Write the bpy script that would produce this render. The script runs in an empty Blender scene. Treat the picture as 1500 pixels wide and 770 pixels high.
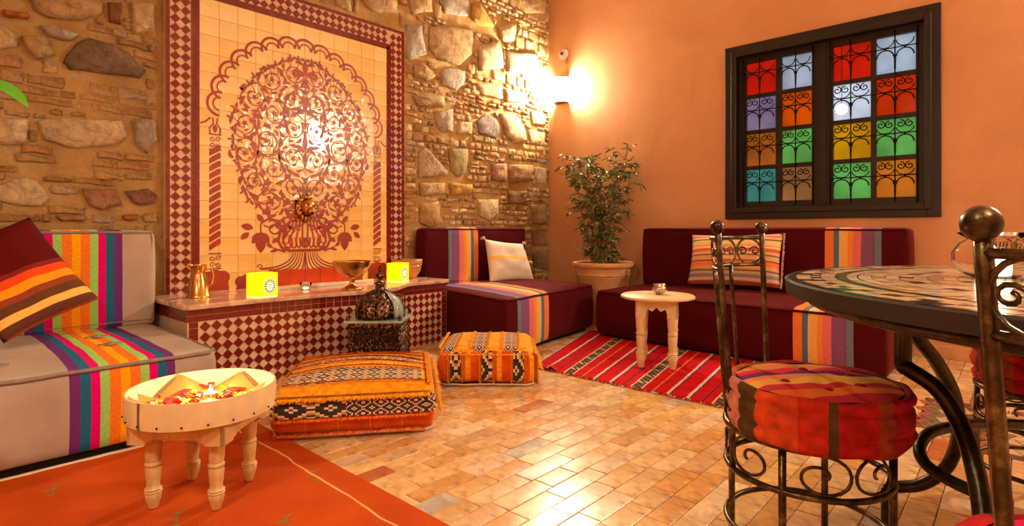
import bpy, bmesh, math, random
from mathutils import Vector, Matrix, noise
random.seed(7)
C = bpy.context.scene.collection
sc = bpy.context.scene
PI = math.pi
def rad(a): return math.radians(a)

# ------------------------------------------------------------------ camera, world, exposure
CX, CY, CH, FPX, YH, YAW = -5.03, -4.01, 0.92, 821.0, 336.0, 42.3
cam = bpy.data.cameras.new('camera'); co = bpy.data.objects.new('camera', cam); C.objects.link(co)
co.location = (CX, CY, CH); co.rotation_euler = (rad(90), 0, rad(YAW-90))
cam.sensor_width = 36; cam.lens = FPX/1500*36; cam.shift_y = -(385-YH)/1500; cam.clip_start = 0.02
sc.camera = co
w = bpy.data.worlds.new('world'); sc.world = w; w.use_nodes = True
bgn = w.node_tree.nodes['Background']; bgn.inputs[0].default_value = (0.46, 0.55, 0.70, 1); bgn.inputs[1].default_value = 0.75
sc.view_settings.view_transform = 'Standard'; sc.view_settings.look = 'None'
sc.view_settings.gamma = 1; sc.view_settings.exposure = 0.88; sc.view_settings.use_curve_mapping = False
SCONCE_E = 430.0
FILL_W = 30.0  # power of the added fill lamps behind the camera
WARM = (1.0, 0.84, 0.58)
sc.cycles.max_bounces = 8; sc.cycles.diffuse_bounces = 4; sc.cycles.glossy_bounces = 3; sc.cycles.transparent_max_bounces = 12
sc.cycles.sample_clamp_indirect = 6; sc.cycles.caustics_reflective = False; sc.cycles.caustics_refractive = False

Fv = (math.cos(rad(YAW)), math.sin(rad(YAW))); Rv = (Fv[1], -Fv[0])
def ray(x): k = (x-750)/FPX; return Fv[0]+k*Rv[0], Fv[1]+k*Rv[1]
def atz(x, y, z=0):
    t = (CH-z)*FPX/(y-YH); d = ray(x); return Vector((CX+d[0]*t, CY+d[1]*t, z))
def aty(x, y, Y=0.0):
    d = ray(x); t = (Y-CY)/d[1]; return Vector((CX+d[0]*t, Y, CH-(y-YH)/FPX*t))
def att(x, y, t):
    d = ray(x); return Vector((CX+d[0]*t, CY+d[1]*t, CH-(y-YH)/FPX*t))

# ------------------------------------------------------------------ object helpers
def setp(o, label=None, cat=None, group=None, kind=None):
    if label: o['label'] = label
    if cat: o['category'] = cat
    if group: o['group'] = group
    if kind: o['kind'] = kind
    return o
def empty(name, loc=(0, 0, 0), rz=0, **k):
    o = bpy.data.objects.new(name, None); C.objects.link(o); o.location = loc; o.rotation_euler = (0, 0, rz)
    o.empty_display_size = 0.1
    return setp(o, **k)
class MB:
    def __init__(s): s.v = []; s.f = []; s.m = []; s.uv = []; s.c = []; s.col = None; s.mi = 0
    def vert(s, p): s.v.append(tuple(p)); return len(s.v)-1
    def face(s, idx, uv=None):
        s.f.append(tuple(idx)); s.m.append(s.mi)
        s.uv.append(uv if uv else [(0, 0)]*len(idx)); s.c.append(s.col)
    def poly(s, pts, uv=None):
        s.face([s.vert(p) for p in pts], uv)
    def box(s, a, b, M=None):
        x0, y0, z0 = a; x1, y1, z1 = b
        P = [(x0,y0,z0),(x1,y0,z0),(x1,y1,z0),(x0,y1,z0),(x0,y0,z1),(x1,y0,z1),(x1,y1,z1),(x0,y1,z1)]
        if M: P = [M @ Vector(p) for p in P]
        i = [s.vert(p) for p in P]
        for q in ((0,3,2,1),(4,5,6,7),(0,1,5,4),(1,2,6,5),(2,3,7,6),(3,0,4,7)): s.face([i[k] for k in q])
        return s
    def prism(s, pts, z0, z1, M=None, inset=0):
        n = len(pts); lo = [(p[0], p[1], z0) for p in pts]; hi = [(p[0], p[1], z1) for p in pts]
        if M: lo = [M @ Vector(p) for p in lo]; hi = [M @ Vector(p) for p in hi]
        a = [s.vert(p) for p in lo]; b = [s.vert(p) for p in hi]
        s.face(a[::-1]); s.face(b)
        for k in range(n): s.face([a[k], a[(k+1)%n], b[(k+1)%n], b[k]])
        return s
    def tube(s, pts, r, n=8, closed=False, cap=True):
        pts = [Vector(p) for p in pts]; N = len(pts); rr = r if isinstance(r, (list, tuple)) else [r]*N
        rings = []; prev = None
        for i, p in enumerate(pts):
            if closed: t = pts[(i+1) % N]-pts[i-1]
            else: t = pts[min(i+1, N-1)]-pts[max(i-1, 0)]
            if t.length < 1e-9: t = Vector((0, 0, 1))
            t.normalize()
            if prev is None:
                u = t.cross(Vector((0, 0, 1)))
                if u.length < 0.1: u = t.cross(Vector((1, 0, 0)))
            else: u = prev - t*prev.dot(t)
            u.normalize(); prev = u; v = t.cross(u)
            rings.append([s.vert(p+(u*math.cos(2*PI*k/n)+v*math.sin(2*PI*k/n))*rr[i]) for k in range(n)])
        for i in range(N if closed else N-1):
            a, b = rings[i], rings[(i+1) % N]
            for k in range(n): s.face([a[k], a[(k+1)%n], b[(k+1)%n], b[k]])
        if cap and not closed: s.face(rings[0][::-1]); s.face(rings[-1])
        return s
    def lathe(s, prof, n=24, M=None, c=(0, 0, 0)):
        rings = []
        for r, z in prof:
            if r < 1e-5: rings.append([s.vert((M @ Vector((0,0,z))) if M else (c[0], c[1], c[2]+z))])
            else:
                R_ = []
                for k in range(n):
                    a = 2*PI*k/n; p = Vector((r*math.cos(a), r*math.sin(a), z))
                    R_.append(s.vert((M @ p) if M else (p.x+c[0], p.y+c[1], p.z+c[2])))
                rings.append(R_)
        for a, b in zip(rings, rings[1:]):
            if len(a) == 1 and len(b) == 1: continue
            if len(a) == 1:
                for k in range(n): s.face([a[0], b[(k+1)%n], b[k]])
            elif len(b) == 1:
                for k in range(n): s.face([a[k], a[(k+1)%n], b[0]])
            else:
                for k in range(n): s.face([a[k], a[(k+1)%n], b[(k+1)%n], b[k]])
        return s
    def ball(s, c, r, n=12, sz=1.0):
        return s.lathe([(r*math.sin(PI*i/(n//2)) if 0 < i < n//2 else 0, -r*sz*math.cos(PI*i/(n//2))) for i in range(n//2+1)], n, c=c)
    def build(s, name, mat, parent=None, smooth=False, bevel=0, auto=None, fixn=True):
        me = bpy.data.meshes.new(name); me.from_pydata(s.v, [], s.f)
        mats = mat if isinstance(mat, (list, tuple)) else [mat]
        for m in mats: me.materials.append(m)
        if any(s.m): me.polygons.foreach_set('material_index', s.m)
        if any(any(q != (0, 0) for q in u) for u in s.uv):
            l = me.uv_layers.new(name='UVMap'); k = 0
            for u in s.uv:
                for q in u: l.data[k].uv = q; k += 1
        if any(c is not None for c in s.c):
            ca = me.color_attributes.new('Col', 'FLOAT_COLOR', 'CORNER'); k = 0; buf = []
            for f, c in zip(s.f, s.c):
                c = c or (1, 1, 1)
                for _ in f: buf += [c[0], c[1], c[2], 1]
            ca.data.foreach_set('color', buf)
        if fixn:
            bm = bmesh.new(); bm.from_mesh(me); bmesh.ops.recalc_face_normals(bm, faces=bm.faces); bm.to_mesh(me); bm.free()
        if smooth:
            me.polygons.foreach_set('use_smooth', [True]*len(me.polygons))
            if auto:
                try: me.set_sharp_from_angle(angle=rad(auto))
                except Exception: pass
        me.update()
        o = bpy.data.objects.new(name, me); C.objects.link(o)
        if parent: o.parent = parent
        if bevel:
            b = o.modifiers.new('bevel', 'BEVEL'); b.width = bevel; b.segments = 2; b.limit_method = 'ANGLE'
        return o
def copy_tree(o, parent=None):
    c = o.copy(); C.objects.link(c)
    if parent: c.parent = parent
    for ch in [x for x in o.children]: copy_tree(ch, c)
    return c
def share(o, parent, loc=(0, 0, 0), rot=(0, 0, 0), color=None):
    c = o.copy(); C.objects.link(c); c.parent = parent; c.location = loc; c.rotation_euler = rot
    if color: c.color = color
    return c

# ------------------------------------------------------------------ material helpers
class E:
    """small math wrapper over shader sockets"""
    def __init__(s, nt, o): s.nt = nt; s.o = o
    def _b(s, op, *a):
        n = s.nt.nodes.new('ShaderNodeMath'); n.operation = op
        for i, x in enumerate((s,)+a):
            if isinstance(x, E): s.nt.links.new(x.o, n.inputs[i])
            else: n.inputs[i].default_value = x
        return E(s.nt, n.outputs[0])
    def __add__(s, b): return s._b('ADD', b)
    __radd__ = __add__
    def __sub__(s, b): return s._b('SUBTRACT', b)
    def __rsub__(s, b): return (s*-1)+b
    def __mul__(s, b): return s._b('MULTIPLY', b)
    __rmul__ = __mul__
    def __truediv__(s, b): return s._b('DIVIDE', b)
    def fr(s): return s._b('FRACT')
    def fl(s): return s._b('FLOOR')
    def ab(s): return s._b('ABSOLUTE')
    def lt(s, b): return s._b('LESS_THAN', b)
    def gt(s, b): return s._b('GREATER_THAN', b)
    def mn(s, b): return s._b('MINIMUM', b)
    def mx(s, b): return s._b('MAXIMUM', b)
    def sin(s): return s._b('SINE')
    def pp(s): return s._b('PINGPONG', 1.0)
class Mat:
    def __init__(s, name, base=(0.8, 0.8, 0.8), rough=0.6, metal=0.0, **k):
        s.m = bpy.data.materials.new(name); s.m.use_nodes = True; s.nt = s.m.node_tree; s.N = s.nt.nodes; s.L = s.nt.links
        s.b = s.N['Principled BSDF']; s.b.inputs['Base Color'].default_value = (*base, 1)
        s.b.inputs['Roughness'].default_value = rough; s.b.inputs['Metallic'].default_value = metal
        if rough >= 0.8: s.b.inputs['Specular IOR Level'].default_value = 0.15
        for kk, v in k.items(): s.b.inputs[kk.replace('_', ' ')].default_value = v
    def tc(s, out='Object'):
        return s.N.new('ShaderNodeTexCoord').outputs[out]
    def uv(s):
        sx = s.N.new('ShaderNodeSeparateXYZ'); s.L.new(s.tc('UV'), sx.inputs[0]); return E(s.nt, sx.outputs[0]), E(s.nt, sx.outputs[1])
    def xyz(s, out='Object'):
        sx = s.N.new('ShaderNodeSeparateXYZ'); s.L.new(s.tc(out), sx.inputs[0]); return [E(s.nt, sx.outputs[i]) for i in range(3)]
    def noise(s, scale=5, detail=3, rough=0.5, out=0, vec=None, dist=0):
        n = s.N.new('ShaderNodeTexNoise'); n.inputs['Scale'].default_value = scale; n.inputs['Detail'].default_value = detail
        n.inputs['Roughness'].default_value = rough; n.inputs['Distortion'].default_value = dist
        s.L.new(vec if vec is not None else s.tc(), n.inputs['Vector']); return n.outputs[out]
    def scale(s, vec, sc_):
        n = s.N.new('ShaderNodeMapping'); n.inputs['Scale'].default_value = sc_; s.L.new(vec, n.inputs[0]); return n.outputs[0]
    def ramp(s, fac, stops, const=False):
        r = s.N.new('ShaderNodeValToRGB'); r.color_ramp.interpolation = 'CONSTANT' if const else 'LINEAR'
        el = r.color_ramp.elements
        while len(el) < len(stops): el.new(0.5)
        for e, (p, c) in zip(el, sorted(stops, key=lambda q: q[0])): e.position = p
        for e, (p, c) in zip(el, sorted(stops, key=lambda q: q[0])): e.color = (*c, 1)
        s.L.new(fac.o if isinstance(fac, E) else fac, r.inputs[0]); return r.outputs[0]
    def mix(s, fac, a, b, mode='MIX'):
        n = s.N.new('ShaderNodeMix'); n.data_type = 'RGBA'; n.blend_type = mode
        for k, x in ((0, fac), (6, a), (7, b)):
            if isinstance(x, E): x = x.o
            if isinstance(x, (int, float)): n.inputs[k].default_value = x
            elif isinstance(x, tuple): n.inputs[k].default_value = (*x, 1)
            else: s.L.new(x, n.inputs[k])
        return n.outputs[2]
    def col(s, sock): s.L.new(sock, s.b.inputs['Base Color']); return s
    def attr(s, name='Col'):
        n = s.N.new('ShaderNodeAttribute'); n.attribute_name = name; return n.outputs[0]
    def bump(s, h, strength=0.3, dist=0.01):
        b = s.N.new('ShaderNodeBump'); b.inputs['Strength'].default_value = strength; b.inputs['Distance'].default_value = dist
        s.L.new(h.o if isinstance(h, E) else h, b.inputs['Height']); s.L.new(b.outputs[0], s.b.inputs['Normal']); return s
    def vary(s, base, amt=0.25, scale=6, detail=4):
        d = tuple(c*(1-amt) for c in base); l = tuple(min(1, c*(1+amt)) for c in base)
        s.col(s.ramp(s.noise(scale, detail), [(0.3, d), (0.7, l)])); return s
def simple(name, base, rough=0.6, metal=0, amt=0.15, sc_=8, bs=0.0, bsc=60, **k):
    m = Mat(name, base, rough, metal, **k)
    if amt: m.vary(base, amt, sc_)
    if bs: m.bump(m.noise(bsc, 3), bs, 0.004)
    return m.m
def emis(name, col, st):
    m = Mat(name, (0, 0, 0), 0.5); m.b.inputs['Emission Color'].default_value = (*col, 1); m.b.inputs['Emission Strength'].default_value = st
    return m.m
def weave(m, scale=260, st=0.25):
    n = m.noise(scale, 2); m.bump(n, st, 0.003); return m

# ------------------------------------------------------------------ materials
mortar = Mat('mortar', rough=0.95)
mc = mortar.ramp(mortar.noise(4, 6, 0.6), [(0.25, (0.44, 0.25, 0.09)), (0.5, (0.68, 0.44, 0.17)), (0.78, (0.80, 0.58, 0.28))])
mortar.col(mc).bump(mortar.noise(16, 8, 0.72), 1.0, 0.05)
stone = Mat('stone', rough=0.85)
sa = stone.attr(); s1 = stone.ramp(stone.noise(11, 9, 0.72, dist=0.9), [(0.28, (0.30, 0.25, 0.20)), (0.42, (0.85, 0.78, 0.66)), (0.55, (1.15, 1.08, 0.98)), (0.75, (1.7, 1.65, 1.5))])
stone.col(stone.mix(1.0, sa, s1, 'MULTIPLY')).bump(stone.noise(14, 9, 0.75, dist=0.5), 1.0, 0.055)
plaster = Mat('plaster', rough=0.5)
pn = plaster.ramp(plaster.noise(1.3, 6, 0.6, dist=0.5), [(0.3, (0.66, 0.33, 0.16)), (0.55, (0.73, 0.39, 0.20)), (0.75, (0.79, 0.46, 0.26))])
plaster.col(pn).bump(plaster.noise(7, 5), 0.12, 0.02); plaster.b.inputs['Roughness'].default_value = 0.45
ceilm = simple('ceiling_plaster', (0.72, 0.56, 0.40), 0.8)
grout = simple('grout', (0.42, 0.26, 0.13), 0.6)
fl = Mat('floor_marble', rough=0.2)
fa = fl.attr()
fv = fl.noise(4.5, 6, 0.62, dist=1.6)
fcol = fl.mix(1.0, fa, fl.ramp(fl.noise(11, 5, dist=1.0), [(0.3, (0.78, 0.72, 0.66)), (0.7, (1.15, 1.15, 1.12))]), 'MULTIPLY')
vein = fl.ramp(fl.noise(2.6, 5, 0.6, dist=2.2), [(0.480, (0, 0, 0)), (0.50, (1, 1, 1)), (0.520, (0, 0, 0))])
vm = fl.ramp(fl.noise(1.7, 2), [(0.46, (0, 0, 0)), (0.60, (1, 1, 1))])
vv = fl.mix(1.0, vein, vm, 'MULTIPLY')
fcol = fl.mix(vv, fcol, (0.16, 0.08, 0.05)); fl.col(fcol)
rr = fl.ramp(fl.noise(6, 4), [(0.3, (0.16,)*3), (0.7, (0.30,)*3)]); fl.L.new(rr, fl.b.inputs['Roughness'])
fl.bump(fl.noise(9, 3), 0.05, 0.01)
M = {}
M['mortar'] = mortar.m; M['stone'] = stone.m; M['plaster'] = plaster.m; M['floor'] = fl.m; M['grout'] = grout
def glazed(name, c, rough=0.12, amt=0.25, sc_=5):
    m = Mat(name, c, rough); m.vary(c, amt, sc_); m.bump(m.noise(14, 3), 0.12, 0.01); m.b.inputs['Coat Weight'].default_value = 0.4; m.b.inputs['Coat Roughness'].default_value = 0.06
    return m.m
M['cream_tile'] = Mat('cream_glazed_tile', rough=0.12)
ct = M['cream_tile']; ct.b.inputs['Specular IOR Level'].default_value = 1.0; ct.b.inputs['Coat Weight'].default_value = 1.0; ct.b.inputs['Coat Roughness'].default_value = 0.08; ct.b.inputs['Coat IOR'].default_value = 1.7; cta = ct.attr()
ct.col(ct.mix(1.0, cta, ct.ramp(ct.noise(3, 4), [(0.3, (0.86, 0.80, 0.70)), (0.7, (1.06, 1.06, 1.08))]), 'MULTIPLY')).bump(ct.noise(20, 4), 0.5, 0.01)
M['cream_tile'] = ct.m
M['red_tile'] = glazed('dark_red_glazed_tile', (0.19, 0.016, 0.010), 0.15)
M['white_tile'] = glazed('pale_glazed_tile', (0.74, 0.52, 0.38), 0.2, 0.12)
M['bright_red_tile'] = glazed('orange_red_glazed_tile', (0.62, 0.07, 0.02), 0.12)
M['inlay'] = simple('oxblood_inlay', (0.34, 0.035, 0.012), 0.35, amt=0.25, sc_=9)
mt = Mat('pink_veined_marble', rough=0.12)
mt.col(mt.ramp(mt.noise(7, 7, 0.65, dist=1.4), [(0.3, (0.40, 0.17, 0.12)), (0.5, (0.68, 0.42, 0.30)), (0.72, (0.86, 0.68, 0.52))])); M['marble'] = mt.m
M['wood'] = Mat('pale_turned_wood', rough=0.45)
wd = M['wood']; wn = wd.noise(3, 4, 0.6, vec=wd.scale(wd.tc(), (6, 6, 1.2)), dist=0.8)
wd.col(wd.ramp(wn, [(0.3, (0.52, 0.32, 0.12)), (0.55, (0.66, 0.45, 0.19)), (0.75, (0.74, 0.54, 0.26))])).bump(wn, 0.1, 0.005); M['wood'] = wd.m
M['pale_wood'] = simple('bleached_wood', (0.74, 0.58, 0.32), 0.45, amt=0.12, sc_=12)
M['window_wood'] = simple('dark_brown_painted_wood', (0.012, 0.006, 0.004), 0.45, amt=0.3)
M['iron'] = simple('black_iron', (0.012, 0.009, 0.008), 0.45, 0.6, 0.2)
ir = Mat('bronze_patinated_iron', rough=0.33, metal=0.85)
ir.col(ir.ramp(ir.noise(22, 5, 0.7), [(0.32, (0.025, 0.015, 0.008)), (0.52, (0.085, 0.055, 0.024)), (0.70, (0.26, 0.18, 0.08))])).bump(ir.noise(50, 4), 0.4, 0.004); M['bronze'] = ir.m
ir2 = Mat('green_black_iron', rough=0.35, metal=0.8)
ir2.col(ir2.ramp(ir2.noise(16, 5, 0.7), [(0.35, (0.018, 0.012, 0.008)), (0.6, (0.06, 0.045, 0.025)), (0.8, (0.14, 0.13, 0.06))])).bump(ir2.noise(50, 4), 0.4, 0.004); M['table_iron'] = ir2.m
M['brass'] = simple('brass', (0.62, 0.33, 0.09), 0.25, 1.0, 0.3, 10)
M['silver'] = simple('hammered_silver', (0.66, 0.58, 0.50), 0.2, 1.0, 0.2, 30, 0.4, 40)
lm_ = Mat('dark_pierced_metal', rough=0.35, metal=0.8); lm_.col(lm_.ramp(lm_.noise(70, 3, 0.6), [(0.42, (0.012, 0.008, 0.006)), (0.52, (0.10, 0.045, 0.025)), (0.62, (0.42, 0.26, 0.16))])); lm_.bump(lm_.noise(70, 3), 0.6, 0.006); M['lantern'] = lm_.m
M['lantern_glass'] = simple('dusty_lantern_glass', (0.34, 0.42, 0.40), 0.15, 0.0, 0.35, 12)
tc_ = Mat('terracotta', rough=0.7); tc_.vary((0.68, 0.37, 0.17), 0.15, 6); tc_.bump(tc_.noise(40, 3), 0.25, 0.004); M['terracotta'] = tc_.m
M['soil'] = simple('soil', (0.06, 0.035, 0.02), 0.95)
lf = Mat('ficus_leaf', rough=0.4); lf.col(lf.attr()); lf.b.inputs['Subsurface Weight'].default_value = 0.0; M['leaf'] = lf.m
M['bark'] = simple('pale_bark', (0.36, 0.25, 0.14), 0.8)
M['plastic_white'] = simple('white_plastic', (0.85, 0.84, 0.86), 0.3, amt=0.02)
M['lens'] = simple('violet_lens', (0.05, 0.02, 0.16), 0.1, amt=0.05)
M['wax'] = Mat('white_wax', (0.9, 0.82, 0.7), 0.5); M['wax'].b.inputs['Emission Color'].default_value = (1, 0.8, 0.55, 1); M['wax'].b.inputs['Emission Strength'].default_value = 0.8; M['wax'] = M['wax'].m
M['flame'] = emis('flame', (1.0, 0.75, 0.38), 60)
gl = Mat('clear_glass', (1, 0.97, 0.94), 0.03); gl.b.inputs['Transmission Weight'].default_value = 1; gl.b.inputs['IOR'].default_value = 1.12; M['glass'] = gl.m

def velvet(name, c, amt=0.2):
    m = Mat(name, c, 0.8); m.vary(c, amt, 5); m.bump(m.noise(300, 2), 0.15, 0.002); m.b.inputs['Sheen Weight'].default_value = 0.15; m.b.inputs['Sheen Tint'].default_value = (0.8, 0.12, 0.10, 1); m.b.inputs['Sheen Roughness'].default_value = 0.4
    return m.m
def striped(name, base, bands, u0, u1, v=0.0, sheen=0.0, noise_amt=0.1, axis=0, wob=0.0):
    """woven bands between u0 and u1, plain cloth outside"""
    m = Mat(name, base, 0.85); u, vv_ = m.uv()
    x = u if axis == 0 else vv_
    if wob: x = x + (E(m.nt, m.noise(3, 2))-0.5)*wob
    tt = (x-u0)/(u1-u0)
    tot = sum(b[0] for b in bands); st = []; acc = 0
    for wd_, c in bands: st.append((acc/tot, c)); acc += wd_
    c = m.ramp(tt, st, True)
    inside = tt.gt(0.0)*tt.lt(1.0)
    bcol = m.ramp(m.noise(6, 4), [(0.3, tuple(q*(1-noise_amt) for q in base)), (0.7, tuple(min(1, q*(1+noise_amt)) for q in base))])
    c2 = m.mix(1.0, c, m.ramp(m.noise(140, 2), [(0.3, (0.85,)*3), (0.7, (1.1,)*3)]), 'MULTIPLY')
    m.col(m.mix(inside, bcol, c2)); m.bump(m.noise(280, 2), 0.2, 0.003)
    if sheen: m.b.inputs['Sheen Weight'].default_value = sheen; m.b.inputs['Sheen Tint'].default_value = (0.8, 0.12, 0.10, 1)
    return m.m

# ------------------------------------------------------------------ room shell
def structure(o, **k): o['kind'] = 'structure'; return o
floor = MB().box((-7.5, -7.2, -0.12), (0.0, 0.0, -0.012)).build('floor', M['grout']); structure(floor)
ceiling = MB().box((-7.6, -7.3, 3.9), (0.15, 0.25, 4.05)).build('ceiling', ceilm); structure(ceiling)
wl = MB()   # stone wall body with uneven mortar face
nx, nz = 190, 100
g = {}
def wall_y(x, z): return 0.012*noise.noise(Vector((x*2.2, z*2.2, 3))) + 0.010*noise.noise(Vector((x*9, z*9, 7)))
for i in range(nx+1):
    for j in range(nz+1):
        x = -7.5+7.5*i/nx; z = 3.9*j/nz
        g[i, j] = wl.vert((x, wall_y(x, z)+(0.004 if x < -3 else -0.003), z))
for i in range(nx):
    for j in range(nz): wl.face([g[i, j], g[i+1, j], g[i+1, j+1], g[i, j+1]])
wl.box((-7.6, 0.04, -0.12), (0.15, 0.22, 3.9))
wall_left = wl.build('wall_left', M['mortar'], smooth=True, fixn=False); structure(wall_left)
WY0, WY1, WZ0, WZ1 = -3.585, -2.04, 1.01, 2.54     # window opening on the plaster wall
wr = MB()
wr.box((0, -7.2, -0.12), (0.15, WY0+0.03, 3.9)); wr.box((0, WY1-0.03, -0.12), (0.15, 0.04, 3.9))
wr.box((0, WY0+0.03, -0.12), (0.15, WY1-0.03, WZ0+0.03)); wr.box((0, WY0+0.03, WZ1-0.03), (0.15, WY1-0.03, 3.9))
wall_right = wr.build('wall_right', M['plaster']); structure(wall_right)
structure(MB().box((-7.65, -7.3, -0.12), (-7.5, 0.2, 3.9)).build('wall_side', M['plaster']))
structure(MB().box((-7.6, -7.35, -0.12), (0.15, -7.2, 3.9)).build('wall_back', M['plaster']))
bb = MB(); y = -7.1
bb.box((-0.016, -7.2, 0.0), (0.0, -0.02, 0.09))
structure(bb.build('baseboard_right', simple('marble_skirting', (0.62, 0.36, 0.17), 0.25, amt=0.3, sc_=5), bevel=0.003))

# floor: rows of small marble planks running along the stone wall
pal = [(0.74, 0.47, 0.22), (0.78, 0.52, 0.25), (0.68, 0.38, 0.15), (0.75, 0.46, 0.26), (0.80, 0.57, 0.32), (0.74, 0.48, 0.24), (0.78, 0.48, 0.18), (0.66, 0.40, 0.20), (0.78, 0.55, 0.36), (0.72, 0.38, 0.13), (0.72, 0.45, 0.20), (0.80, 0.60, 0.38)]
def bri(c, f): return tuple(min(1, q*f) for q in c)
planks = []
y = -0.0; row = 0
rf = random.Random(11)
while y > -7.15:
    hgt = 0.0865; x = -7.5 - rf.random()*0.3
    while x < 0:
        L_ = rf.choice([0.15, 0.19, 0.23, 0.26, 0.30, 0.35, 0.21, 0.26]); x1 = min(x+L_, 0.0)
        if x1 > -7.48 and x1-x > 0.02:
            c = bri(rf.choice(pal), 0.92+0.16*rf.random())
            if rf.random() < 0.03: c = (0.55, 0.48, 0.42)
            if rf.random() < 0.025: c = (0.50, 0.16, 0.05)
            planks.append((max(x, -7.5), y-hgt, x1, y, c))
        x = x1
        if x >= 0: break
    y -= hgt; row += 1
def plank_mesh(mb, p, loc=False):
    x0, y0, x1, y1, c = p; g_ = 0.0013; b = 0.0022
    ox, oy = ((x0+x1)/2, (y0+y1)/2) if loc else (0, 0)
    x0 += g_-ox; x1 -= g_+ox; y0 += g_-oy; y1 -= g_+oy
    x0, x1, y0, y1 = x0, x1, y0, y1
    mb.col = c
    lo = [mb.vert(q) for q in ((x0, y0, -0.014), (x1, y0, -0.014), (x1, y1, -0.014), (x0, y1, -0.014))]
    t_ = random.uniform(-0.0006, 0.0004); k1 = random.uniform(-0.0005, 0.0005); k2 = random.uniform(-0.0005, 0.0005)
    md = [mb.vert(q) for q in ((x0, y0, -0.0020), (x1, y0, -0.0020), (x1, y1, -0.0020), (x0, y1, -0.0020))]
    hi = [mb.vert(q) for q in ((x0+b, y0+b, t_-k1-k2), (x1-b, y0+b, t_+k1-k2), (x1-b, y1-b, t_+k1+k2), (x0+b, y1-b, t_-k1+k2))]
    for k in range(4):
        mb.face([lo[k], lo[(k+1)%4], md[(k+1)%4], md[k]]); mb.face([md[k], md[(k+1)%4], hi[(k+1)%4], hi[k]])
    mb.face(hi)
def px_size(p):
    xm, ym = (p[0]+p[2])/2-CX, (p[1]+p[3])/2-CY
    t = xm*Fv[0]+ym*Fv[1]; l = xm*Rv[0]+ym*Rv[1]
    if t < 1.5 or abs(l/t) > 0.95: return 0
    X, Y = p[0]-0, p[3]
    if X < -3.95 and Y > -3.3: return 0           # under the kilim
    if -2.12 < X and Y > -3.2 : return 0           # under rug and sofas
    if Y > -0.75: return 0
    return (p[2]-p[0])*(p[3]-p[1])/t**2
order = sorted(planks, key=px_size, reverse=True)
INLAY = (-1.93, -1.28)     # band of small zigzag inlay crossing the floor under the table
rest = MB(); nt_ = 0
for p in order:
    if INLAY[0] < (p[0]+p[2])/2 < INLAY[1] and p[3] < -3.62 and p[1] > -5.5: continue
    if nt_ < 300 and px_size(p) > 0:
        q = MB(); plank_mesh(q, p, True); o = q.build('tile', M['floor'], floor, fixn=False); o.location = ((p[0]+p[2])/2, (p[1]+p[3])/2, 0); nt_ += 1
    else: plank_mesh(rest, p)
o = rest.build('floor_tiles', M['floor'], floor, fixn=False); o['kind'] = 'stuff'
zz = MB(); zc = [(0.60, 0.38, 0.20), (0.09, 0.04, 0.03), (0.34, 0.10, 0.05), (0.16, 0.16, 0.10), (0.66, 0.46, 0.28)]
nxx = 11; dx = (INLAY[1]-INLAY[0]+0.16)/nxx; x0 = INLAY[0]-0.10
for i in range(nxx):
    yy = -3.62
    while yy > -5.5:
        sgn = 1 if i % 2 else -1; k = int(round(-yy/0.05))
        zz.col = zc[k % 5] if 0 < i < nxx-1 else (0.08, 0.04, 0.03)
        a, b = x0+i*dx+0.002, x0+(i+1)*dx-0.002; s_ = 0.03*sgn if 0 < i < nxx-1 else 0
        zz.poly([(a, yy, 0), (b, yy+s_, 0), (b, yy+s_-0.045, 0), (a, yy-0.045, 0)]); yy -= 0.05
o = zz.build('zigzag_inlay', M['floor'], floor); o['kind'] = 'stuff'; o['label'] = 'zigzag mosaic band'

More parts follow.
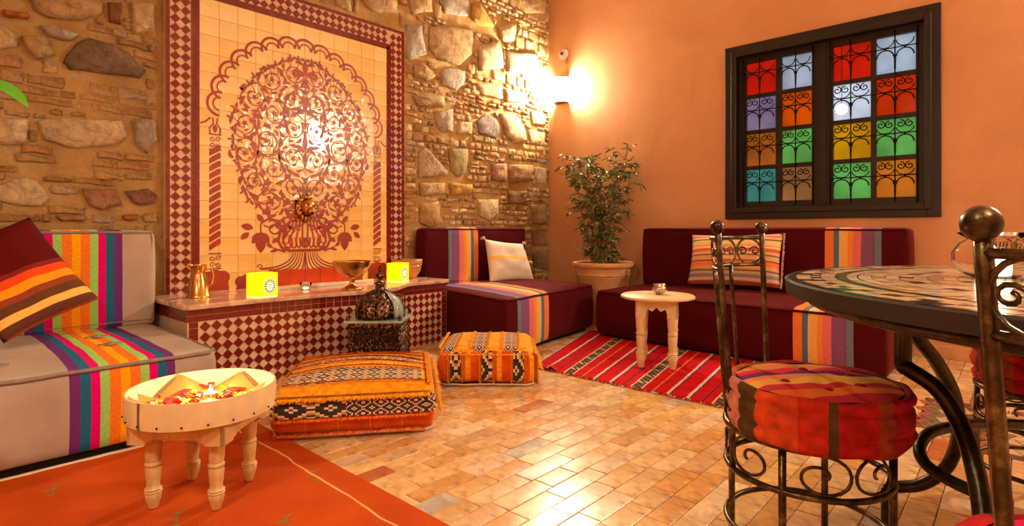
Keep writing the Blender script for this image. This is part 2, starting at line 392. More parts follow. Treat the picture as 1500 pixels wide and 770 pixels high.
# ------------------------------------------------------------------ stones of the left wall
tan, cream, grey, dark, pink, gold, white = (0.62, 0.45, 0.25), (0.80, 0.66, 0.44), (0.56, 0.50, 0.44), (0.20, 0.15, 0.13), (0.52, 0.30, 0.20), (0.66, 0.42, 0.12), (0.74, 0.64, 0.52)
feat = [
 ([(42,0),(150,-4),(148,22),(120,30),(70,26),(48,14)], tan), ([(158,4),(177,5),(176,36),(160,33)], (0.36,0.18,0.10)), ([(192,3),(223,6),(225,48),(194,50)], cream),
 ([(57,38),(90,42),(115,52),(100,61),(70,52)], grey), ([(30,53),(72,55),(80,80),(55,88),(35,65)], tan), ([(92,92),(110,64),(130,56),(165,65),(190,80),(213,105),(205,115),(150,108),(100,102)], (0.30,0.22,0.17)),
 ([(-8,33),(25,53),(25,68),(-8,74)], cream), ([(3,14),(40,19),(42,28),(5,24)], (0.62,0.22,0.06)), ([(-10,174),(42,176),(38,208),(10,213),(-10,207)], cream),
 ([(54,178),(95,172),(180,178),(186,200),(170,212),(110,217),(65,205)], cream), ([(194,175),(225,175),(228,205),(215,225),(197,210)], grey),
 ([(-6,272),(28,258),(55,265),(72,290),(62,302),(20,300),(-6,294)], cream), ([(120,276),(170,278),(178,300),(150,308),(130,300)], pink), ([(182,280),(215,276),(229,285),(225,298),(200,300)], (0.36,0.20,0.16)),
 ([(80,315),(125,316),(122,324),(90,324)], pink), ([(177,315),(203,314),(200,322),(180,322)], (0.60,0.26,0.10)), ([(208,315),(230,312),(230,325),(210,325)], tan),
 ([(628,40),(660,38),(692,45),(690,80),(672,96),(640,88),(626,72)], tan), ([(593,36),(615,38),(623,80),(600,88),(593,85)], grey), ([(698,68),(730,60),(735,100),(700,104)], cream),
 ([(603,95),(620,93),(636,112),(625,120),(605,112)], tan), ([(642,102),(660,98),(681,105),(678,125),(668,133),(645,125)], grey), ([(602,140),(648,142),(650,158),(610,155)], tan),
 ([(695,122),(735,125),(735,145),(705,140)], cream), ([(634,164),(661,160),(663,192),(645,194),(636,182)], (0.60,0.50,0.44)), ([(670,178),(690,180),(690,198),(668,196)], cream),
 ([(696,178),(712,165),(728,175),(735,195),(725,203),(700,196)], (0.36,0.29,0.28)), ([(730,166),(755,170),(768,190),(768,208),(750,210),(738,196)], (0.74,0.54,0.34)),
 ([(613,222),(622,216),(655,252),(652,258),(611,260)], (0.66,0.50,0.38)), ([(656,218),(684,218),(682,250),(672,260),(658,252)], (0.48,0.40,0.20)), ([(718,240),(740,240),(740,266),(719,264)], pink),
 ([(742,240),(778,242),(776,265),(745,268)], (0.50,0.32,0.18)), ([(782,244),(799,246),(799,270),(784,268)], white), ([(612,300),(640,295),(645,325),(630,335),(612,325)], (0.62,0.42,0.20)),
 ([(698,292),(728,292),(728,315),(715,324),(700,315)], cream), ([(775,300),(799,300),(799,328),(780,328)], (0.52,0.40,0.26)), ([(640,-5),(688,-5),(684,24),(650,20)], grey),
 ([(690,5),(700,2),(722,40),(700,38),(688,28)], gold), ([(727,40),(755,35),(752,60),(735,62)], cream), ([(760,-4),(797,-4),(797,20),(770,20)], tan),
 ([(740,75),(785,80),(785,110),(742,105)], white), ([(738,130),(770,138),(765,150),(740,150)], white), ([(596,-6),(630,-6),(632,18),(600,22)], tan), ([(776,162),(797,168),(797,185),(778,182)], cream),
 ([(772,190),(797,195),(796,215),(775,210)], cream), ([(520,-6),(580,-6),(580,20),(545,18)], tan), ([(612,268),(650,268),(650,285),(615,288)], tan), ([(655,268),(690,270),(688,286),(658,286)], gold),
 ([(778,335),(800,335),(800,360),(780,360)], (0.40,0.28,0.16)), ([(776,366),(800,366),(800,395),(780,392)], (0.34,0.25,0.15)), ([(742,278),(770,280),(768,300),(744,298)], (0.40,0.26,0.15)),
]
def blocked(x0, z0, x1, z1):
    if x1 > -3.93 and x0 < -2.04 and z0 < 2.65: return True
    return False
def stone_mesh(mb, poly, c, depth, rnd, org=None):
    """poly in (x,z); rounded slab standing out of the mortar"""
    cx = sum(p[0] for p in poly)/len(poly); cz = sum(p[1] for p in poly)/len(poly)
    n = len(poly); pts = []
    for i in range(n):                      # resample with small noise
        a, b = poly[i], poly[(i+1) % n]
        d = math.hypot(b[0]-a[0], b[1]-a[1]); m = 2 if d < 0.12 else 3 if d < 0.3 else 5
        for k in range(m):
            t = k/m; j = 0.006 if k else 0.002
            q = (a[0]+(b[0]-a[0])*t+rnd.uniform(-j, j), a[1]+(b[1]-a[1])*t+rnd.uniform(-j, j)); pts.append(q)
    ox, oz = org if org else (0, 0)
    mb.col = c; rings = []
    sd = rnd.uniform(0, 99)
    ext = min(max(p[0] for p in pts)-min(p[0] for p in pts), max(p[1] for p in pts)-min(p[1] for p in pts))/2
    for inset, dp in ((0, 0.03), (0.0, -depth*0.35), (0.006, -depth*0.8), (min(0.022, ext*0.35), -depth)):
        R_ = []
        for x, z in pts:
            dx_, dz_ = cx-x, cz-z; L_ = math.hypot(dx_, dz_) or 1; k = min(inset/L_, 0.6)
            nn = noise.noise(Vector((x*14, z*14, sd)))*depth*0.45 if dp < 0 else 0
            R_.append(mb.vert((x+dx_*k-ox, dp+nn, z+dz_*k-oz)))
        rings.append(R_)
    inner = []
    for x, z in pts:
        xx, zz_ = x+(cx-x)*0.55, z+(cz-z)*0.55
        inner.append(mb.vert((xx-ox, -depth*1.08+noise.noise(Vector((xx*12, zz_*12, sd)))*depth*0.6, zz_-oz)))
    rings.append(inner)
    N_ = len(pts)
    for a, b in zip(rings, rings[1:]):
        for k in range(N_): mb.face([a[k], a[(k+1)%N_], b[(k+1)%N_], b[k]])
    ctr = mb.vert((cx-ox, -depth*1.1, cz-oz))
    for k in range(N_): mb.face([inner[k], inner[(k+1)%N_], ctr])
rs = random.Random(5); stones = []; boxes = []
for poly, c in feat:
    P = [(min(-0.012, aty(x, y).x), aty(x, y).z) for x, y in poly]
    stones.append((P, c, rs.uniform(0.022, 0.04))); boxes.append(P)
def inside(px, pz, P):
    r = False; j = len(P)-1
    for i in range(len(P)):
        if (P[i][1] > pz) != (P[j][1] > pz) and px < (P[j][0]-P[i][0])*(pz-P[i][1])/(P[j][1]-P[i][1])+P[i][0]: r = not r
        j = i
    return r
def near_feature(x0, z0, x1, z1):
    m = 0.008
    for P in boxes:
        bx0 = min(p[0] for p in P)-m; bx1 = max(p[0] for p in P)+m; bz0 = min(p[1] for p in P)-m; bz1 = max(p[1] for p in P)+m
        if x0 > bx1 or x1 < bx0 or z0 > bz1 or z1 < bz0: continue
        cxp = sum(p[0] for p in P)/len(P); czp = sum(p[1] for p in P)/len(P)
        for i in range(7):
            for j in range(3):
                xx = x0+(x1-x0)*i/6; zz_ = z0+(z1-z0)*j/2
                if inside(xx, zz_, P): return True
        if any(x0-m < p[0] < x1+m and z0-m < p[1] < z1+m for p in P): return True
    return False
z = 0.02; fillers = []
while z < 3.85:
    h = rs.choice([0.03, 0.035, 0.045, 0.05, 0.065, 0.045]); x = -7.48+rs.random()*0.1
    if z > 2.4 and rs.random() < 0.4: h = rs.uniform(0.08, 0.13)
    while x < -0.03:
        L_ = rs.uniform(0.08, 0.22) if x < -3 else rs.uniform(0.05, 0.15)
        if h > 0.07: L_ *= 1.2
        x1 = min(x+L_, -0.012)
        a, b = x, x1
        while b-a > 0.035 and (near_feature(a, z, b, z+h) or blocked(a, z, b, z+h)): b -= 0.02
        if b-a > 0.035:
            j = lambda s=0.005: rs.uniform(-s, s)
            P = [(a+0.004+j(), z+0.003+j()), (b-0.004+j(), z+0.003+j()), (b-0.004+j(), z+h-0.003+j()), ((a+b)/2, z+h-0.002+j(0.008)), (a+0.004+j(), z+h-0.003+j())]
            c = rs.choice([tan, cream, tan, pink, (0.56, 0.38, 0.18), (0.42, 0.28, 0.14), (0.60, 0.42, 0.22), grey, (0.54, 0.28, 0.14)])
            c = bri(c, rs.uniform(0.95, 1.3))
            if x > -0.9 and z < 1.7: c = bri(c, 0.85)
            dd = rs.uniform(0.006, 0.015) if x < -3 else rs.uniform(0.012, 0.024)
            if x < -3: c = tuple(0.55*p+0.45*q for p, q in zip(c, (0.60, 0.39, 0.17)))
            tl_ = rs.uniform(-0.03, 0.03) if x < -3 else rs.uniform(-0.015, 0.015)
            P = [(px_, pz_+(px_-a)*tl_) for px_, pz_ in P]
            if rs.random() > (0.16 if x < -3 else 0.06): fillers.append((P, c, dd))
            x = b+0.006
        else: x += 0.03
    z += h+(0.004 if rs.random() < 0.7 else 0.016)
def seen(P):
    xm = sum(p[0] for p in P)/len(P); zm = sum(p[1] for p in P)/len(P)
    X, Y = xm-CX, -CY; t = X*Fv[0]+Y*Fv[1]; l = X*Rv[0]+Y*Rv[1]
    px, py = 750+FPX*l/t, YH-(zm-CH)*FPX/t
    w_ = max(p[0] for p in P)-min(p[0] for p in P); h_ = max(p[1] for p in P)-min(p[1] for p in P)
    if not (-20 < px < 806 and -12 < py < 400): return 0
    if px < 235 and py > 338: return 0
    if 610 < px < 775 and py > 332: return 0
    return w_*h_/t**2
fillers.sort(key=lambda q: seen(q[0]), reverse=True)
nin = 300-len(stones); small = MB()
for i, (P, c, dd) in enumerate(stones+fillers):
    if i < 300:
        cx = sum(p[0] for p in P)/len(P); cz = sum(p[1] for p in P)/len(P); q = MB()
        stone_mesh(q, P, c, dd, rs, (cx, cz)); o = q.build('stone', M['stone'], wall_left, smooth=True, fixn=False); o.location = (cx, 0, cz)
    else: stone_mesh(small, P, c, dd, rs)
o = small.build('small_stones', M['stone'], wall_left, smooth=True, fixn=False); o['kind'] = 'stuff'

# ------------------------------------------------------------------ glazed tile mural
MX0, MX1, MZ0, MZ1 = -3.895, -2.062, 0.505, 2.63
IX0, IX1, IZ1 = -3.70, -2.247, 2.44
YB = -0.048      # face of the mural
mural = empty('tile_mural', ((MX0+MX1)/2, 0, MZ0), label='tall glazed tile mural of an oxblood tree under a scalloped arch on the stone wall', cat='mural')
def mloc(mb, name, mat, **k):
    o = mb.build(name, mat, **k); o.parent = mural; o.location = (-mural.location.x, 0, -mural.location.z); return o
b = MB(); b.box((MX0, YB+0.008, MZ0), (MX1, 0.0, MZ1)); mloc(b, 'backing', M['white_tile'])
ctp = [(0.93, 0.68, 0.24), (0.94, 0.71, 0.28), (0.92, 0.64, 0.20), (0.95, 0.74, 0.34), (0.93, 0.69, 0.28)]
ncol, nrow = 12, 16; tw = (IX1-IX0)/ncol; th = (IZ1-MZ0)/nrow
tmeshes = []
for c in ctp:
    q = MB(); q.col = c; g_ = 0.0008
    a, bq = tw/2-g_, th/2-g_; e = 0.0015
    lo = [q.vert(p) for p in ((-a, 0.008, -bq), (a, 0.008, -bq), (a, 0.008, bq), (-a, 0.008, bq))]
    md = [q.vert(p) for p in ((-a, 0.001, -bq), (a, 0.001, -bq), (a, 0.001, bq), (-a, 0.001, bq))]
    hi = [q.vert(p) for p in ((-a+e, 0, -bq+e), (a-e, 0, -bq+e), (a-e, 0, bq-e), (-a+e, 0, bq-e))]
    for k in range(4): q.face([lo[k], lo[(k+1)%4], md[(k+1)%4], md[k]]); q.face([md[k], md[(k+1)%4], hi[(k+1)%4], hi[k]])
    q.face(hi); o = q.build('tile', M['cream_tile'], mural); tmeshes.append(o)
rt = random.Random(3); used = [0]*5
for i in range(ncol):
    for j in range(nrow):
        k = rt.randrange(5); loc = (IX0+(i+0.5)*tw-mural.location.x, YB, (j+0.5)*th)
        o = tmeshes[k] if not used[k] else share(tmeshes[k], mural); used[k] = 1; o.location = loc
        o.rotation_euler = (rt.uniform(-0.003, 0.003), 0, rt.uniform(-0.003, 0.003))
# border: diamonds on a pale field between rows of red bars
q = MB(); d = 0.0285
q.prism([(-d, 0), (0, -d), (d, 0), (0, d)], -0.0075, 0.0, Matrix.Rotation(rad(90), 4, 'X')); dm = q.build('diamond_tile', M['red_tile'], mural)
D = []
n = 35
for c in (MX0+0.025+0.031, MX0+0.025+0.091):
    for k in range(n): D.append((c, MZ0+0.03+k*0.0595))
for c in (MX1-0.025-0.031, MX1-0.025-0.091):
    for k in range(n): D.append((c, MZ0+0.03+k*0.0595))
for zc_ in (MZ1-0.025-0.031, MZ1-0.025-0.091):
    nx_ = 25
    for k in range(nx_): D.append((MX0+0.175+(k+0.5)*(MX1-MX0-0.35)/nx_, zc_))
for k, (x, z) in enumerate(D):
    o = dm if k == 0 else share(dm, mural); o.location = (x-mural.location.x, YB+0.0005, z-mural.location.z)
bars = MB()
def bar_row(x0, z0, x1, z1, along_z, step=0.06, y=YB+0.001):
    if along_z:
        m_ = int((z1-z0)/step)
        for k in range(m_): bars.box((x0+0.0012, y, z0+k*(z1-z0)/m_+0.0012), (x1-0.0012, y+0.007, z0+(k+1)*(z1-z0)/m_-0.0012))
    else:
        m_ = int((x1-x0)/step)
        for k in range(m_): bars.box((x0+k*(x1-x0)/m_+0.0012, y, z0+0.0012), (x0+(k+1)*(x1-x0)/m_-0.0012, y+0.007, z1-0.0012))
bar_row(MX0, MZ0, MX0+0.025, MZ1, True); bar_row(MX1-0.025, MZ0, MX1, MZ1, True); bar_row(MX0+0.025, MZ1-0.025, MX1-0.025, MZ1, False)
for s_ in (0, 1):
    bar_row(IX0-0.048+s_*0.024, MZ0, IX0-0.024+s_*0.024, IZ1+0.048-s_*0.024, True); bar_row(IX1+s_*0.024, MZ0, IX1+0.024+s_*0.024, IZ1+0.024+s_*0.024, True)
    bar_row(IX0-0.024+(-0.024 if s_ else 0), IZ1+s_*0.024, IX1+0.024, IZ1+0.024+s_*0.024, False)
o = mloc(bars, 'border_bars', M['red_tile']); o['kind'] = 'stuff'
# red glazed tiles along the foot of the mural
for i in range(4, 9):
    q = MB(); q.box((-tw/2+0.001, 0, -0.055), (tw/2-0.001, 0.006, 0.055))
    o = q.build('red_foot_tile', M['bright_red_tile'], mural, bevel=0.0015); o.location = (IX0+(i+0.5)*tw-mural.location.x, YB-0.004, 0.065)
# inlay drawing: flat ribbons and leaves standing 1 mm proud
YI = YB-0.0012
class Ink(MB):
    ax = (IX0+IX1)/2; kk = 0
    def face(s, idx, uv=None):
        super().face(idx, uv)
    def layer(s, a):
        Ink.kk += 1; dy = -0.00004*(Ink.kk % 60)
        for i in range(a, len(s.v)): s.v[i] = (s.v[i][0], s.v[i][1]+dy, s.v[i][2])
    def ribbon(s, pts, w0, w1=None, mirror=True):
        w1 = w0 if w1 is None else w1; n_ = len(pts)
        for sg in ((1, -1) if mirror else (1,)):
            a_0 = len(s.v); L_, R_ = [], []
            for i, (x, z) in enumerate(pts):
                a = pts[max(i-1, 0)]; b_ = pts[min(i+1, n_-1)]; dx_, dz_ = b_[0]-a[0], b_[1]-a[1]; l = math.hypot(dx_, dz_) or 1
                ww = (w0+(w1-w0)*i/(n_-1))/2; nx_, nz_ = -dz_/l*ww, dx_/l*ww
                L_.append(s.vert((s.ax+sg*(x+nx_), YI, z+nz_))); R_.append(s.vert((s.ax+sg*(x-nx_), YI, z-nz_)))
            for i in range(n_-1): s.face([L_[i], R_[i], R_[i+1], L_[i+1]])
            s.layer(a_0)
    def leaf(s, x, z, a, l, wd_=0.4, mirror=True, curl=0.0):
        up, dn = [], []
        for k in range(6):
            t = k/5; r = l*t; hw = l*wd_/2*math.sin(PI*min(1, t*1.02))**0.8 if 0 < t < 1 else 0
            aa = a+curl*t; cx_, cz_ = x+r*math.cos(aa), z+r*math.sin(aa)
            up.append((cx_-hw*math.sin(aa), cz_+hw*math.cos(aa))); dn.append((cx_+hw*math.sin(aa), cz_-hw*math.cos(aa)))
        for sg in ((1, -1) if mirror else (1,)):
            a_0 = len(s.v)
            for k in range(5):
                s.poly([(s.ax+sg*p[0], YI, p[1]) for p in (up[k], dn[k], dn[k+1], up[k+1])])
            s.layer(a_0)
    def disc(s, x, z, r, n_=12, mirror=True):
        for sg in ((1, -1) if mirror else (1,)):
            a_0 = len(s.v); s.poly([(s.ax+sg*(x+r*math.cos(2*PI*k/n_)), YI, z+r*math.sin(2*PI*k/n_)) for k in range(n_)]); s.layer(a_0)
def arc(cx, cz, r, a0, a1, n=12, rz=None):
    return [(cx+r*math.cos(a0+(a1-a0)*k/n), cz+(rz or r)*math.sin(a0+(a1-a0)*k/n)) for k in range(n+1)]
def spiral(cx, cz, r, a0, turns, n=22, r1=0.25):
    return [(cx+r*(1-(1-r1)*k/n)*math.cos(a0+turns*2*PI*k/n), cz+r*(1-(1-r1)*k/n)*math.sin(a0+turns*2*PI*k/n)) for k in range(n+1)]
# scalloped arch
A = Ink(); nl = 15; AZ = 1.70; AR, AH = 0.605, 0.555
for k in range(nl):
    a = PI*(k+0.5)/nl; px_, pz_ = AR*math.cos(a), AZ+AH*math.sin(a)
    na = math.atan2(math.sin(a)/AH, math.cos(a)/AR)
    rr_ = 0.5*PI*0.58/nl*1.16
    A.ribbon(arc(px_, pz_, rr_*1.12, na-PI*0.52, na+PI*0.52), 0.017, mirror=False); A.ribbon(arc(px_, pz_, rr_*0.62, na-PI*0.5, na+PI*0.5, 8), 0.011, mirror=False)
A.ribbon([(0.66, 1.66), (0.69, 1.63), (0.722, 1.615)], 0.012)
mloc(A, 'arch_inlay', M['inlay'])
# barley-twist columns
for sg in (1, -1):
    A = Ink(); A.ax = (IX0+IX1)/2+sg*0.632
    zt, zb, hw = 1.42, 0.78, 0.036
    k = 0; z = zb
    while z < zt:
        A.poly([(A.ax-hw, YI, z), (A.ax+hw, YI, z+0.045), (A.ax+hw, YI, z+0.045+0.034), (A.ax+hw*0.5, YI, z+0.076), (A.ax-hw*0.5, YI, z+0.052), (A.ax-hw, YI, z+0.036)]); z += 0.052
    for zc_ in (1.50, 0.71):
        for s2 in (1, -1):
            A.ribbon([(q[0]*1, q[1]) for q in spiral(s2*0.018, zc_+0.02, 0.018, 0, 1.1*s2, 14)], 0.006, mirror=False)
            A.ribbon(spiral(s2*0.018, zc_-0.025, 0.018, 0, -1.1*s2, 14), 0.006, mirror=False)
        A.ribbon([(-0.04, zc_+0.05), (0.04, zc_+0.05)], 0.009, mirror=False); A.ribbon([(-0.04, zc_-0.05), (0.04, zc_-0.05)], 0.009, mirror=False)
    A.ribbon([(-0.03, 1.55), (-0.035, 1.59), (-0.01, 1.62), (-0.015, 1.66)], 0.01, mirror=False); A.ribbon([(0.03, 1.55), (0.035, 1.59), (0.01, 1.62), (0.015, 1.66)], 0.01, mirror=False)
    A.leaf(0, 1.56, PI/2, 0.06, 0.5, mirror=False)
    for dx_, r_ in ((-0.05, 0.045), (0, 0.055), (0.05, 0.045)): A.disc(dx_, 0.60, r_, 14, mirror=False)
    A.poly([(A.ax-0.09, YI, 0.512), (A.ax+0.09, YI, 0.512), (A.ax+0.08, YI, 0.61), (A.ax-0.08, YI, 0.61)])
    mloc(A, 'column_inlay', M['inlay'])
# tree: crown of scrolls
T = Ink(); rt = random.Random(21)
CZ, RX, RZ = 1.55, 0.51, 0.60
rings_ = [(0.13, 2, 0.085), (0.285, 5, 0.088), (0.44, 8, 0.080)]
for rr_, n_, cr in rings_:
    for k in range(n_):
        a = -PI/2+PI*(k+0.5)/n_
        x, z = rr_*math.cos(a)*RX/0.5, CZ+rr_*math.sin(a)*RZ/0.5
        sgn = 1 if (k % 2) else -1; st = a+PI*0.6*sgn+rt.uniform(-0.4, 0.4)
        T.ribbon(spiral(x, z, cr*0.95, st, 1.25*sgn, 28, 0.25), 0.0095, 0.006)
        T.ribbon(arc(x, z, cr*1.28, st-0.6*sgn, st+0.9*sgn, 12), 0.008, 0.004)
        for m_ in range(8):
            b_ = st+sgn*m_*0.74; T.leaf(x+cr*math.cos(b_), z+cr*math.sin(b_), b_+sgn*0.7, rt.uniform(0.046, 0.068), 0.46, curl=0.9*sgn)
        for m_ in range(4):
            b_ = st+m_*1.5; T.leaf(x+cr*0.55*math.cos(b_), z+cr*0.55*math.sin(b_), b_+sgn*1.2, 0.036, 0.5, curl=0.8*sgn)
        for m_ in range(5): T.leaf(x, z, st+m_*1.257, 0.022, 0.6)
for k in range(26):
    a = -PI*0.45+PI*0.92*k/25; x, z = (RX+0.01)*math.cos(a), CZ+(RZ+0.02)*math.sin(a); o_ = rt.uniform(-0.02, 0.025)
    x += o_*math.cos(a); z += o_*math.sin(a)
    T.ribbon([(x-0.07*math.cos(a+0.3), z-0.07*math.sin(a+0.3)), (x-0.02*math.cos(a), z-0.02*math.sin(a)), (x, z)], 0.007, 0.004)
    T.leaf(x-0.01, z, a+0.8, 0.042, 0.5, curl=0.6); T.leaf(x-0.01, z, a-0.8, 0.042, 0.5, curl=-0.6); T.leaf(x, z, a, 0.038, 0.4)
for pts_ in ([(0.03, 1.0), (0.10, 1.10), (0.22, 1.16), (0.33, 1.25), (0.37, 1.38)], [(0.02, 1.02), (0.05, 1.2), (0.16, 1.34), (0.20, 1.5), (0.12, 1.62)], [(0.37, 1.38), (0.34, 1.55), (0.38, 1.7), (0.30, 1.84)], [(0.12, 1.62), (0.17, 1.76), (0.12, 1.9), (0.03, 1.98)], [(0.22, 1.16), (0.30, 1.10), (0.38, 1.14), (0.44, 1.22)]):
    P = []
    for i in range(len(pts_)-1):
        p0, p1, p2, p3 = [Vector(pts_[min(max(j_, 0), len(pts_)-1)]) for j_ in (i-1, i, i+1, i+2)]
        for k in range(5):
            t = k/5; q_ = 0.5*((2*p1)+(p2-p0)*t+(2*p0-5*p1+4*p2-p3)*t*t+(3*p1-p0-3*p2+p3)*t**3); P.append((q_.x, q_.y))
    T.ribbon(P, 0.014, 0.008)
    for k in range(2, len(P), 3): T.leaf(P[k][0], P[k][1], (1.4 if k % 2 else -0.5)+0.2*k, 0.05, 0.45, curl=0.6)
# centre lily at the top and along the axis
for zc_ in (2.06, 1.78, 1.5):
    T.leaf(0, zc_, PI/2, 0.13, 0.32, mirror=False); T.leaf(0.01, zc_, 1.05, 0.10, 0.35, curl=-0.8); T.leaf(0.01, zc_, 0.55, 0.085, 0.35, curl=-0.9); T.ribbon([(0, zc_), (0, zc_-0.12)], 0.01, mirror=False)
T.ribbon(arc(0, 1.98, 0.075, -PI/2, PI/2, 12, 0.09), 0.008)
# hanging branches
for P in ([(0.03, 1.0), (0.12, 1.02), (0.2, 0.98), (0.26, 0.93), (0.31, 0.95)], [(0.2, 0.98), (0.27, 1.0), (0.33, 0.96), (0.33, 0.88)]): T.ribbon(P, 0.016, 0.010)
T.ribbon(spiral(0.235, 0.93, 0.060, 1.2, 1.3, 24), 0.014, 0.009)
for x, z, a, l in ((0.33, 0.89, -1.57, 0.11), (0.33, 0.9, -0.9, 0.08), (0.33, 0.9, -2.25, 0.08), (0.38, 0.93, 0.2, 0.07), (0.31, 0.97, 0.9, 0.06), (0.27, 1.01, 1.3, 0.06), (0.14, 0.92, -1.2, 0.06), (0.2, 0.86, -0.6, 0.05), (0.41, 0.90, -0.7, 0.06), (0.12, 1.03, 0.9, 0.05)): T.leaf(x, z, a, l*1.25, 0.55)
mloc(T, 'tree_inlay', M['inlay'])
# trunk: lobed vase and flaring roots
T = Ink()
for z in (1.055, 1.03, 1.005): T.ribbon([(0.02, z), (0.15, z+0.004)], 0.012)
T.ribbon(spiral(0.165, 0.935, 0.042, 1.4, -1.2, 20), 0.013)
for k in range(4):
    x0 = 0.02+0.033*k; T.ribbon([(x0*0.75, 0.99), (x0*0.8+0.005, 0.94), (x0+0.01*k, 0.88), (x0+0.018*k, 0.83), (x0+0.010*k, 0.795), (x0-0.012+0.004*k, 0.785), (x0-0.02, 0.81), (x0-0.012, 0.86)], 0.015)
T.ribbon([(0.1, 0.99), (0.14, 0.955), (0.19, 0.90), (0.205, 0.84), (0.18, 0.79), (0.12, 0.765), (0.0, 0.765)], 0.022)
T.ribbon([(0.12, 0.96), (0.165, 0.91), (0.172, 0.85), (0.15, 0.81), (0.125, 0.83), (0.12, 0.88)], 0.013)
T.ribbon([(0.15, 0.76), (0.21, 0.775), (0.27, 0.80)], 0.02, 0.006); T.leaf(0.25, 0.79, 0.7, 0.05, 0.6); T.leaf(0.2, 0.775, -0.2, 0.07, 0.3)
for k in range(6):
    k = k*1.6; e = 0.03+0.036*k; P = []
    for m_ in range(9):
        t = m_/8; P.append(((0.006+0.011*k)+(e-0.01*k)*t**1.9, 0.75-(0.13 if k < 6 else 0.12)*math.sin(t*PI/2)*(1.0 if k < 7 else 0.9)))
    T.ribbon(P, 0.007, 0.013)
T.ribbon([(0.0, 0.75), (0.0, 0.62)], 0.01, mirror=False)
T.ribbon(spiral(0.335, 0.655, 0.022, 0, 1, 12), 0.007)
for x, r_ in ((0.30, 0.045), (0.36, 0.055), (0.42, 0.05), (0.47, 0.035)): T.disc(x, 0.565, r_, 14)
T.poly([(T.ax+sg_, YI, z_) for sg_, z_ in ((-0.50, 0.512), (-0.25, 0.512), (-0.25, 0.58), (-0.47, 0.575))]); T.poly([(T.ax+sg_, YI, z_) for sg_, z_ in ((0.25, 0.512), (0.50, 0.512), (0.47, 0.575), (0.25, 0.58))])
mloc(T, 'trunk_inlay', M['inlay'])

# brass lion-head spout
sp = empty('fountain_spout', (-2.972, YB, 1.08), label='brass lion head spout mounted on the tree mural above its trunk', cat='spout')
q = MB(); Rx = Matrix.Rotation(rad(90), 4, 'X')
q.lathe([(0, 0), (0.085, 0.0), (0.08, 0.012), (0.075, 0.02), (0, 0.024)], 24, Rx)
for k in range(14):
    a = 2*PI*k/14; q.tube([(0.045*math.cos(a), -0.02, 0.06*math.sin(a)), (0.062*math.cos(a), -0.034, 0.085*math.sin(a)), (0.070*math.cos(a+0.2), -0.012, 0.105*math.sin(a+0.2))], [0.016, 0.014, 0.006], 6)
q.build('mane', M['brass'], sp, smooth=True)
q = MB(); q.ball((0, -0.04, 0.01), 0.055, 14); q.ball((0, -0.085, -0.022), 0.032, 12, 0.8); q.ball((0, -0.112, -0.008), 0.012, 8)
for s_ in (1, -1): q.ball((s_*0.05, -0.03, 0.055), 0.018, 8); q.ball((s_*0.015, -0.1, -0.03), 0.016, 8)
q.build('head', M['brass'], sp, smooth=True)
q = MB()
for s_ in (1, -1):
    q = MB(); q.ball((s_*0.022, -0.088, 0.022), 0.008, 8); q.build('eye', M['iron'], sp, smooth=True)
q = MB(); q.ball((0, -0.108, -0.042), 0.013, 8, 0.5); q.build('mouth', M['iron'], sp, smooth=True)
o = MB().tube([(0, -0.1, -0.045), (0, -0.14, -0.055)], 0.008, 8).build('nozzle', M['brass'], sp, smooth=True)

# ------------------------------------------------------------------ tiled fountain bench
LZ = 0.51
plan = [(-3.965, -0.01), (-3.965, -0.655), (-3.60, -0.635), (-3.15, -0.665), (-2.85, -0.725), (-2.64, -0.685), (-2.39, -0.50), (-1.965, -0.488), (-1.965, -0.01)]
bench = empty('tiled_fountain_bench', (-2.96, -0.4, 0), label='low fountain bench faced with dark red diamond tiles under a pink marble top', cat='bench')
def bl(mb, name, mat, **k):
    o = mb.build(name, mat, **k); o.parent = bench; o.location = (2.96, 0.4, 0); return o
bl(MB().prism(plan, 0.0, LZ-0.028), 'body', M['white_tile'])
ov = [(-3.99, -0.01), (-3.99, -0.66), (-3.965, -0.69), (-3.60, -0.665), (-3.15, -0.695), (-2.86, -0.757), (-2.79, -0.755), (-2.625, -0.715), (-2.38, -0.53), (-1.965, -0.518), (-1.948, -0.50), (-1.948, -0.20), (-1.948, -0.01)]
bl(MB().prism(ov, LZ-0.028, LZ), 'marble_top', M['marble'], bevel=0.006)
o = bl(MB().prism([(-3.45, -0.30), (-3.0, -0.30), (-2.50, -0.24), (-2.50, -0.215), (-3.0, -0.27), (-3.45, -0.27)], LZ, LZ+0.022), 'basin_rim', simple('white_marble', (0.86, 0.78, 0.68), 0.15, amt=0.08), bevel=0.004)
q = MB(); d = 0.0288; q.prism([(-d, 0), (0, -d), (d, 0), (0, d)], 0.0, 0.005, Matrix.Rotation(rad(90), 4, 'X')); dmp = q.build('diamond_tile', M['red_tile'], bench)
q = MB(); q.box((-0.0225, -0.005, -0.0155), (0.0225, 0, 0.0155)); rbp = q.build('border_tile', M['red_tile'], bench)
first = {'d': True, 'r': True}
def place(o, key, x, y, z, rz):
    c = o if first[key] else share(o, bench); first[key] = False
    c.location = (x+2.96, y+0.4, z); c.rotation_euler = (0, 0, rz)
